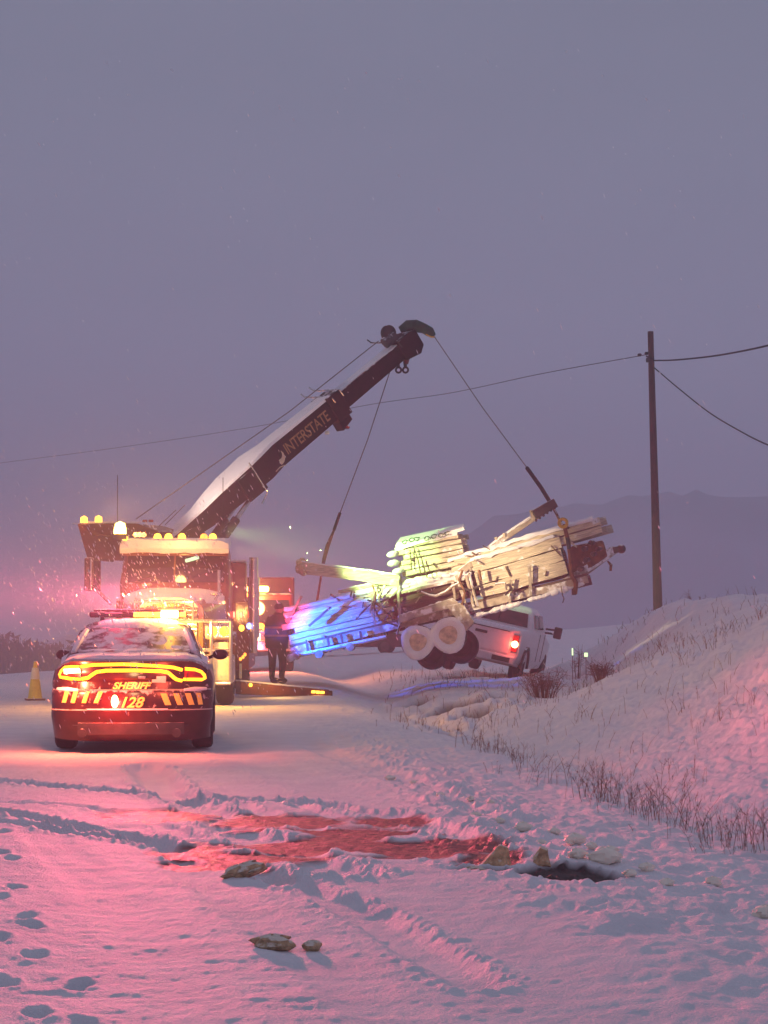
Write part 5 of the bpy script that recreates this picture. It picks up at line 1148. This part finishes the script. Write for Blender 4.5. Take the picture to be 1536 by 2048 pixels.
# ------------------------------------------------------------------ person
def skinned(name, verts, edges, radii, mat, parent, sub=2, root_i=0):
    me = bpy.data.meshes.new(name); me.from_pydata([tuple(v) for v in verts], edges, []); ob = bpy.data.objects.new(name, me); C.objects.link(ob)
    m = ob.modifiers.new('skin', 'SKIN'); m.use_smooth_shade = True
    for i, r in enumerate(radii):
        sv = me.skin_vertices[0].data[i]; sv.radius = (r, r) if not isinstance(r, tuple) else r; sv.use_root = (i == root_i)
    s = ob.modifiers.new('sub', 'SUBSURF'); s.levels = sub; s.render_levels = sub
    dg = bpy.context.evaluated_depsgraph_get(); m2 = bpy.data.meshes.new_from_object(ob.evaluated_get(dg)); ob.modifiers.clear(); ob.data = m2
    m2.materials.clear(); m2.materials.append(mat); ob.parent = parent
    return ob
def make_person():
    x = P(553, 1364, 45.0).x; y = 45.0; root = thing('person', 'person in dark winter clothes standing with arms down between the tow truck and the trailer', 'person', (x, y, G(x, y) + .01), (0, 0, R(-35)))
    # local: x right, y forward, z up (seen mostly from behind)
    V = [(0, 0, .95), (0, .01, 1.15), (0, .03, 1.36), (0, .05, 1.48), (0, .07, 1.56),
         (.17, .03, 1.40), (.27, .04, 1.13), (.28, .16, .90),           # right arm 5-7
         (-.17, .03, 1.40), (-.27, .05, 1.14), (-.25, .20, .95),        # left 8-10
         (.10, 0, .86), (.12, .03, .48), (.13, -.02, .10), (.14, .12, .04),   # right leg 11-14
         (-.10, 0, .86), (-.13, .05, .48), (-.15, .06, .10), (-.16, .20, .04)]
    V = [(a * 1.22, b * 1.1, c) for a, b, c in V]
    E = [(0, 1), (1, 2), (2, 3), (3, 4), (2, 5), (5, 6), (6, 7), (2, 8), (8, 9), (9, 10), (0, 11), (11, 12), (12, 13), (13, 14), (0, 15), (15, 16), (16, 17), (17, 18)]
    Rr = [(.18, .14), (.19, .15), (.21, .15), (.075, .075), (.07, .07), .095, .075, .055, .095, .075, .055, .12, .09, .065, .05, .12, .09, .065, .05]
    body = skinned('body', V, E, Rr, M['cloth'], root)
    h = MB(); h.ball((0, .09, 1.64), 1, 14, 12, (.082, .10, .118)); h.ball((0, .19, 1.63), .018, 6, 5); h.ball((-.085, .08, 1.63), .02, 6, 4); h.ball((.085, .08, 1.63), .02, 6, 4)
    h.ball((.03, .175, 1.66), .012, 6, 4); h.ball((-.03, .175, 1.66), .012, 6, 4); h.beam((-.025, .178, 1.585), (.025, .178, 1.585), .01, .008)
    h.build('head', M['skin'], root, smooth=True)
    MB().lathe((0, .08, 1.655), (0, -.1, 1), [(-.02, .095), (.0, .105), (.05, .10), (.09, .075), (.12, .02), (.125, .0)], 16).build('knit_hat', M['cloth'], root, smooth=True)
    j = MB()
    def oval(z, rx, ry_, yo): return [(rx * math.cos(2 * math.pi * k / 16), yo + ry_ * math.sin(2 * math.pi * k / 16), z) for k in range(16)]
    j.loft([oval(.76, .27, .22, .0), oval(.98, .28, .24, .0), oval(1.2, .30, .25, .02), oval(1.38, .29, .22, .05), oval(1.50, .17, .15, .07)]); j.build('jacket', M['cloth'], root, smooth=True)
    for z_ in (1.02, 1.20): MB().loft([oval(z_, .300, .252, .0), oval(z_ + .045, .304, .256, .005)]).build('reflective_band', M['hivis'], root, smooth=True)
    for s, w_ in ((1, Vector((.342, .20, .87))), (-1, Vector((-.305, .24, .92)))):
        hv = [w_, w_ + Vector((0, .04, -.05))]; he = [(0, 1)]; hr = [.032, .030]
        for k in range(4):
            b_ = len(hv); px_ = (-.027 + .018 * k) * s; ln = (.062, .072, .068, .052)[k]
            hv += [w_ + Vector((px_, .055, -.075)), w_ + Vector((px_, .066 + ln * .2, -.075 - ln * .6)), w_ + Vector((px_, .05 + ln * .1, -.075 - ln))]; he += [(1, b_), (b_, b_ + 1), (b_ + 1, b_ + 2)]; hr += [.010, .009, .008]
        b_ = len(hv); hv += [w_ + Vector((-.045 * s, .05, -.035)), w_ + Vector((-.055 * s, .075, -.07))]; he += [(0, b_), (b_, b_ + 1)]; hr += [.011, .010]
        skinned('gloved_hand', hv, he, hr, M['cloth'], root, 1)
    for s, yy in ((1, .04), (-1, .12)):
        MB().ball((.14 * s, yy, .055), 1, 12, 8, (.062, .15, .065)).build('boot', M['rubber'], root, smooth=True)
make_person()

# ------------------------------------------------------------------ cone, pole, wires
def make_cone():
    x, y = P(70, 1400, 39.7).x, 39.7; root = thing('traffic_cone', 'yellow-orange traffic cone with one pale band, alone in the snow beside the patrol car', 'cone', (x, y, G(x, y)), (0, 0, .3))
    MB().box((0, 0, .02), (.36, .36, .04)).build('base', M['rust'], root, bevel=.01)
    n = 22
    MB().lathe((0, 0, .04), (0, 0, 1), [(0, .145), (.02, .135), (.37, .088), (.37, .080), (.57, .06), (.57, .052), (.71, .03), (.72, .0)], n).build('cone_body', M['cone'], root, smooth=True)
    MB().lathe((0, 0, .41), (0, 0, 1), [(0, .094), (.22, .064)], n).build('reflective_band', M['tape'], root, smooth=True)
make_cone()
PB = P(1316, 1222, 63.0); PT = P(1301, 663, 63.0)
pole = thing('utility_pole', 'tall dark wooden utility pole standing behind the snowy bank', 'utility pole', (PB.x, PB.y, PB.z - 2.6)); LP_ = LL(pole)
mb = MB(); secs = []
for k in range(-4, 15):
    t = k / 14; secs.append((LP_(1316 - 15 * t, 1228 - 565 * t, 63), .145 - .055 * t + random.uniform(-.003, .003)))
mb.tube([s_[0] for s_ in secs], [s_[1] for s_ in secs], 16); mb.build('shaft', M['pole'], pole, smooth=True)
MB().beam(LP_(1292, 712, 62.9), LP_(1306, 718, 62.8), .05, .05).build('wire_bracket', M['wire'], pole, bevel=.01)
MB().box(LP_(1296, 720, 62.9), (.12, .16, .14)).build('clamp', M['steel'], pole, bevel=.02)
for px, py in ((1275, 710), (1289, 707)):
    MB().lathe(LP_(px, py, 63.0), (1, 0, .05), [(0, .02), (.03, .05), (.10, .05), (.13, .02)], 10).build('insulator', M['wire'], pole, smooth=True)
def catenary(name, label, pts, r, group='power and phone wires on the pole'):
    q = [Vector(p) for p in pts]; o_ = q[0].copy(); out = []
    n = 40
    from mathutils import geometry
    # smooth through the given points (Catmull-Rom)
    q = [q[0] * 2 - q[1]] + q + [q[-1] * 2 - q[-2]]
    for i in range(1, len(q) - 2):
        for k in range(12):
            t = k / 12; p0, p1, p2, p3 = q[i - 1:i + 3]
            out.append(.5 * ((2 * p1) + (-p0 + p2) * t + (2 * p0 - 5 * p1 + 4 * p2 - p3) * t * t + (-p0 + 3 * p1 - 3 * p2 + p3) * t ** 3))
    out.append(q[-2]); mb = MB(); mb.tube([p - o_ for p in out], r, 6); ob = mb.build(name, M['wire'], None, smooth=True, loc=o_); tag(ob, label, 'wire', group)
catenary('overhead_wire', 'thin wire running from the pole behind the boom to the far left', [P(1294, 709, 63), P(1080, 748, 74), P(900, 786, 84), P(735, 810, 94), P(500, 855, 108), P(230, 896, 124), P(0, 926, 138), P(-260, 960, 150)], .013)
catenary('overhead_wire', 'thick wire curving gently upward from the pole to the right edge', [P(1308, 721, 63), P(1350, 720, 60), P(1420, 713, 57), P(1480, 703, 54), P(1536, 691, 51), P(1620, 670, 47)], .026)
catenary('overhead_wire', 'wire dropping steeply from the pole to the right edge', [P(1308, 735, 63), P(1360, 779, 60), P(1420, 826, 57), P(1480, 862, 54), P(1536, 890, 51), P(1640, 930, 46)], .019)

# ------------------------------------------------------------------ plants
def stem(mb, x, y, h, r, lean=.25, br=2):
    z = G(x, y) - .02; a = random.uniform(0, 6.28); lx, ly = math.cos(a) * lean * h * random.random(), math.sin(a) * lean * h * random.random()
    p = [Vector((x, y, z)), Vector((x + lx * .3, y + ly * .3, z + h * .5)), Vector((x + lx, y + ly, z + h))]
    mb.tube(p, [r, r * .8, r * .4], 3, cap=False)
    for k in range(br):
        t = random.uniform(.35, .95); q = p[0].lerp(p[1], t * 2) if t < .5 else p[1].lerp(p[2], t * 2 - 1); a = random.uniform(0, 6.28); l_ = h * random.uniform(.12, .38)
        mb.tube([q, q + Vector((math.cos(a) * l_ * .6, math.sin(a) * l_ * .6, l_ * random.uniform(.2, .9)))], [r * .7, r * .35], 3, cap=False)
Gfast = {}
def make_weeds():
    mb = MB(); r_ = random.Random(5)
    pts = []
    # band along the ditch
    for k in range(54):
        y = r_.uniform(12, 36); t = r_.gauss(.15, .60) + (0.12 if y < 20 else 0); n = r_.randint(1, 11); hb = r_.uniform(.35, 1.05)
        for i in range(n): pts.append((xd(y) + t + r_.gauss(0, .10), y + r_.gauss(0, .35), hb * r_.uniform(.05, .32), 4))
    for c in ((1200, 1590, 46), (1235, 1600, 25), (1290, 1620, 30), (1370, 1640, 25), (1460, 1660, 35), (1520, 1668, 30), (1100, 1560, 14), (1050, 1530, 12), (950, 1490, 12), (1330, 1600, 18)):
        gx, gy = gpx(c[0], c[1])
        for i in range(c[2]): pts.append((gx + r_.gauss(0, .12), gy + r_.gauss(0, .35), r_.uniform(.12, .36), 4))
    for k in range(800):      # thin scatter over the bank
        y = r_.uniform(14, 56); t = r_.uniform(.6, 9); pts.append((xd(y) + t, y, r_.uniform(.06, .24), 1))
    for k in range(80):      # tufts in rows on the bank
        y = r_.uniform(17, 52); t = r_.uniform(1.2, 7.5); n = r_.randint(3, 9)
        for i in range(n): pts.append((xd(y) + t + r_.gauss(0, .25), y + r_.gauss(0, .2), r_.uniform(.08, .26), 2))
    for k in range(120):      # far lip of the ditch
        px = r_.uniform(760, 1010); py = r_.uniform(1375, 1440); gx, gy = gpx(px, py); pts.append((gx, gy, r_.uniform(.06, .22), 1))
    X = np.array([p[0] for p in pts]); Y = np.array([p[1] for p in pts]); Z = base_h(X, Y) + detail_h(X, Y)[0]
    global G
    G0 = G
    d = {}
    for (x, y, h, b), z in zip(pts, Z): d[(x, y)] = float(z)
    G = lambda x, y: d[(x, y)]
    for x, y, h, b in pts: stem(mb, x, y, h, max(.0020, y * .00012) * random.uniform(.6, 1.3), .75, b)
    G = G0
    ob = mb.build('weeds', M['weed']); tag(ob, 'dry weed stems poking through the snow of the ditch and bank', 'weeds', kind='stuff')
make_weeds()
def shrub(name, label, x, y, h, n, spread, m='brush', cat='shrub'):
    root = Vector((x, y, G(x, y))); mb = MB()
    for k in range(n):
        a = random.uniform(0, 6.28); s_ = random.uniform(.1, 1) * spread; hh = h * random.uniform(.45, 1)
        p0 = Vector((math.cos(a) * s_ * .35, math.sin(a) * s_ * .35, -.08)); p2 = Vector((math.cos(a) * s_, math.sin(a) * s_, hh)); p1 = p0.lerp(p2, .5) + Vector((0, 0, hh * .12))
        mb.tube([p0, p1, p2], [.007, .005, .003], 3, cap=False)
        for j in range(5):
            q = p1.lerp(p2, random.random()); b_ = random.uniform(0, 6.28); l_ = random.uniform(.06, .2)
            mb.tube([q, q + Vector((math.cos(b_) * l_, math.sin(b_) * l_, l_ * random.uniform(-.3, .9)))], [.004, .0025], 3, cap=False)
    ob = mb.build(name, M[m], None, loc=root); tag(ob, label, cat)
shrub('dry_shrub', 'bushy red-brown shrub on the bank foot below the pickup', 3.0, 38.5, .58, 80, .50)
shrub('dry_shrub', 'small reddish tuft beside the two pale markers on the bank edge', 4.55, 43.0, .38, 60, .35)
shrub('tall_weed', 'single tall dark weed stalk standing on top of the bank', P(1381, 1200, 52).x, 52.0, .55, 4, .06, 'weed', 'weed')
shrub('tall_weed', 'thin reddish weed stalk in front of the far field beside the pickup mirror', P(1155, 1300, 49).x, 49.0, 1.0, 10, .14, 'brush', 'weed')
for i, (px, py, Y, h, lb) in enumerate(((1145, 1308, 45, .16, 'left of the pair of small pale green markers behind the bank edge'), (1172, 1312, 45, .09, 'right and lower of the two small pale green markers behind the bank edge'))):
    p = P(px, py, Y); g = min(G(p.x, Y), p.z - .02)
    ob = MB().tube([(0, 0, g - p.z - .1), (0, 0, 0)], .009, 6).build('marker_stake', M['weed'], None, loc=p); tag(ob, lb, 'marker')
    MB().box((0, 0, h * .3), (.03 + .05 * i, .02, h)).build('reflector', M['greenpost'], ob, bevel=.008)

# ------------------------------------------------------------------ snow lumps and slabs
def lump(name, label, px, py, wd, hh, dp, m, group=None, tilt=0.0, yaw=0.0, seed=0, cat='snow lump', sharp=False):
    x, y = gpx(px, py); z = G(x, y); n = 18; mm = 12; mb = MB(); secs = []
    for j in range(mm + 1):
        t = math.pi * j / mm; rr = max(math.sin(t), 1e-3) ** (.6 if sharp else .9); ring = []
        for k in range(n):
            a = 2 * math.pi * k / n
            f = 1 + .34 * float(vnoise(np.array([2.2 * math.cos(a) + seed * 7]), np.array([2.2 * math.sin(a) + j * .45]), 3)[0]) * 2 + .10 * random.uniform(-1, 1)
            ring.append((wd * .5 * rr * f * math.cos(a), dp * .5 * rr * f * math.sin(a), -hh * .5 * math.cos(t) * (1 + .15 * math.sin(3 * a + seed))))
        secs.append(ring)
    mb.loft(secs); ob = mb.build(name, M[m], None, smooth=True, loc=(x, y, z + hh * .34)); ob.rotation_euler = (0, -tilt, yaw)
    return tag(ob, label, cat, group)
lump('snow_slab', 'tan crusted slab of snow tilted up on the road right of the red track', 488, 1748, .26, .085, .16, 'crust', None, R(17), .2, 1, sharp=True)
lump('snow_slab', 'low brown-topped strip of crusted snow nearest to us', 545, 1886, .21, .075, .11, 'crust', None, 0, 0, 2)
lump('snow_slab', 'little crusted crumb just right of the nearest brown strip', 627, 1886, .08, .055, .07, 'crust', None, 0, 0, 3)
def wedge(label, px, py, wd, hh, seed):
    x, y = gpx(px, py); z = G(x, y); r_ = random.Random(seed); mb = MB(); q = [(-wd * .5, 0, -.02), (-wd * .25, 0, hh * .45), (wd * .12, 0, hh), (wd * .36, 0, hh * .92), (wd * .5, 0, -.02)]
    secs = []
    for k, dy in enumerate((-.035, -.02, .03, .06)):
        s_ = (.9, 1, 1, .85)[k]; secs.append([(a * s_ + r_.uniform(-.012, .012), dy + c * .3 + r_.uniform(-.008, .008), c * s_ + r_.uniform(-.012, .010)) for a, b, c in q])
    mb.loft(secs); ob = mb.build('snow_slab', M['slab'], None, loc=(x, y, z)); tag(ob, label, 'snow slab')
    m_ = ob.modifiers.new('bevel', 'BEVEL'); m_.width = .008; m_.segments = 2
wedge('upright snow slab with painted amber light left of the dark hollow', 988, 1733, .20, .115, 4)
wedge('small upright snow slab with painted amber light at the edge of the dark hollow', 1078, 1735, .11, .085, 5)
lump('snow_slab', 'low brown ridge of snow at the left end of the dark hollow', 950, 1738, .16, .06, .12, 'crust', None, 0, 0, 6)
ORD = ['farthest of all', 'second farthest from us', 'third farthest from us', 'fourth farthest from us', 'fifth farthest from us', 'sixth farthest from us', 'seventh farthest, a large one', 'large one left of the middle of the ridge', 'right behind the dark hollow, upper', 'widest one, just behind the dark hollow', 'behind the middle of the dark hollow', 'just right of the dark hollow', 'well right of the dark hollow', 'between two bigger lumps left of the middle', 'nearest to us at the right edge', 'above the amber slabs', 'between the large lump and the dark hollow', 'second nearest to us', 'beside the end of the upper wheel track', 'low one right of the dark hollow']
CH = [(780, 1562, .055), (826, 1570, .04), (940, 1608, .045), (980, 1612, .04), (950, 1632, .05), (998, 1645, .05), (1044, 1658, .085), (1146, 1692, .085), (1216, 1704, .06), (1208, 1730, .12), (1152, 1728, .07), (1290, 1742, .06), (1420, 1762, .06), (1106, 1672, .05), (1526, 1824, .08), (1080, 1690, .05), (1180, 1712, .05), (1330, 1775, .05), (880, 1600, .04), (1255, 1760, .045)]
for i, (px, py, s_) in enumerate(CH):
    lump('snow_lump', 'pale snow lump on the ploughed ridge, ' + ORD[i], px, py, s_ * 1.7, s_ * .9, s_ * 1.5, 'creamlump', 'pale snow lumps on the ploughed ridge', 0, i * .7, i + 10)

# ------------------------------------------------------------------ falling snow
def make_flakes():
    mb = MB(); r_ = random.Random(3)
    def flake(p, s_, l_):
        d = Vector((.42 + r_.uniform(-.15, .15), r_.uniform(-.2, .2), -.9)).normalized(); a = Vector((r_.uniform(-1, 1), r_.uniform(-1, 1), r_.uniform(-1, 1))).cross(d).normalized(); b = d.cross(a)
        mb.add([p - d * l_ / 2, p + a * s_, p + b * s_, p - a * s_, p - b * s_, p + d * l_ / 2], [(0, 1, 2), (0, 2, 3), (0, 3, 4), (0, 4, 1), (5, 2, 1), (5, 3, 2), (5, 4, 3), (5, 1, 4)])
    for k in range(2600):
        if k < 1500: px = r_.gauss(270, 110); py = r_.gauss(1210, 110); Y = r_.uniform(20, 38)
        elif k < 2100: px = r_.uniform(-50, 700); py = r_.uniform(850, 1450); Y = r_.uniform(19, 44)
        else: px = r_.uniform(-50, 1590); py = r_.uniform(100, 1500); Y = r_.uniform(14, 46)
        p = P(px, py, Y)
        if p.z < .1: continue
        flake(p, r_.uniform(.003, .0075), r_.uniform(.015, .075))
    ob = mb.build('falling_snow', M['flake']); tag(ob, 'snowflakes blowing down through the lamp light', 'snowflakes', kind='stuff')
make_flakes()
def make_mist():
    m = bpy.data.materials.new('blown_snow'); m.use_nodes = True; t = m.node_tree; t.nodes.clear()
    out = t.nodes.new('ShaderNodeOutputMaterial'); v = t.nodes.new('ShaderNodeVolumePrincipled'); v.inputs['Color'].default_value = (.95, .93, .95, 1); v.inputs['Anisotropy'].default_value = .3
    tc = t.nodes.new('ShaderNodeTexCoord'); mp = t.nodes.new('ShaderNodeMapping'); mp.vector_type = 'TEXTURE'; mp.inputs['Location'].default_value = MC; mp.inputs['Scale'].default_value = MR
    ln = t.nodes.new('ShaderNodeVectorMath'); ln.operation = 'LENGTH'; t.links.new(tc.outputs['Object'], mp.inputs[0]); t.links.new(mp.outputs[0], ln.inputs[0])
    mr = t.nodes.new('ShaderNodeMapRange'); mr.interpolation_type = 'SMOOTHERSTEP'; t.links.new(ln.outputs['Value'], mr.inputs[0])
    mr.inputs['To Min'].default_value = MIST; mr.inputs['To Max'].default_value = 0.0; t.links.new(mr.outputs[0], v.inputs['Density'])
    t.links.new(v.outputs[0], out.inputs['Volume'])
    mb = MB(); mb.ball(MC, 1, 28, 16, MR); ob = mb.build('blown_snow_mist', m, smooth=True)
    tag(ob, 'thin mist of blown snow glowing around the patrol car and tow truck', 'mist', kind='stuff')
MIST = 0.014; MC = (-4.9, 41, 1.6); MR = (6.4, 19, 5.8)
make_mist()
# ------------------------------------------------------------------ air
def build_haze():
    mb = MB(); mb.box((0, 430, 26), (1500, 940, 66)); ob = mb.build('haze', M['snow'])
    m = bpy.data.materials.new('snowy_air'); m.use_nodes = True; t = m.node_tree; t.nodes.clear()
    out = t.nodes.new('ShaderNodeOutputMaterial'); v = t.nodes.new('ShaderNodeVolumePrincipled')
    v.inputs['Color'].default_value = (.85, .87, .99, 1); v.inputs['Density'].default_value = HAZE
    v.inputs['Anisotropy'].default_value = 0.25
    t.links.new(v.outputs[0], out.inputs['Volume']); ob.data.materials[0] = m; ob['kind'] = 'stuff'; ob['label'] = 'pale snowy air over the whole scene'; ob['category'] = 'haze'
HAZE = 0.0024
build_haze()
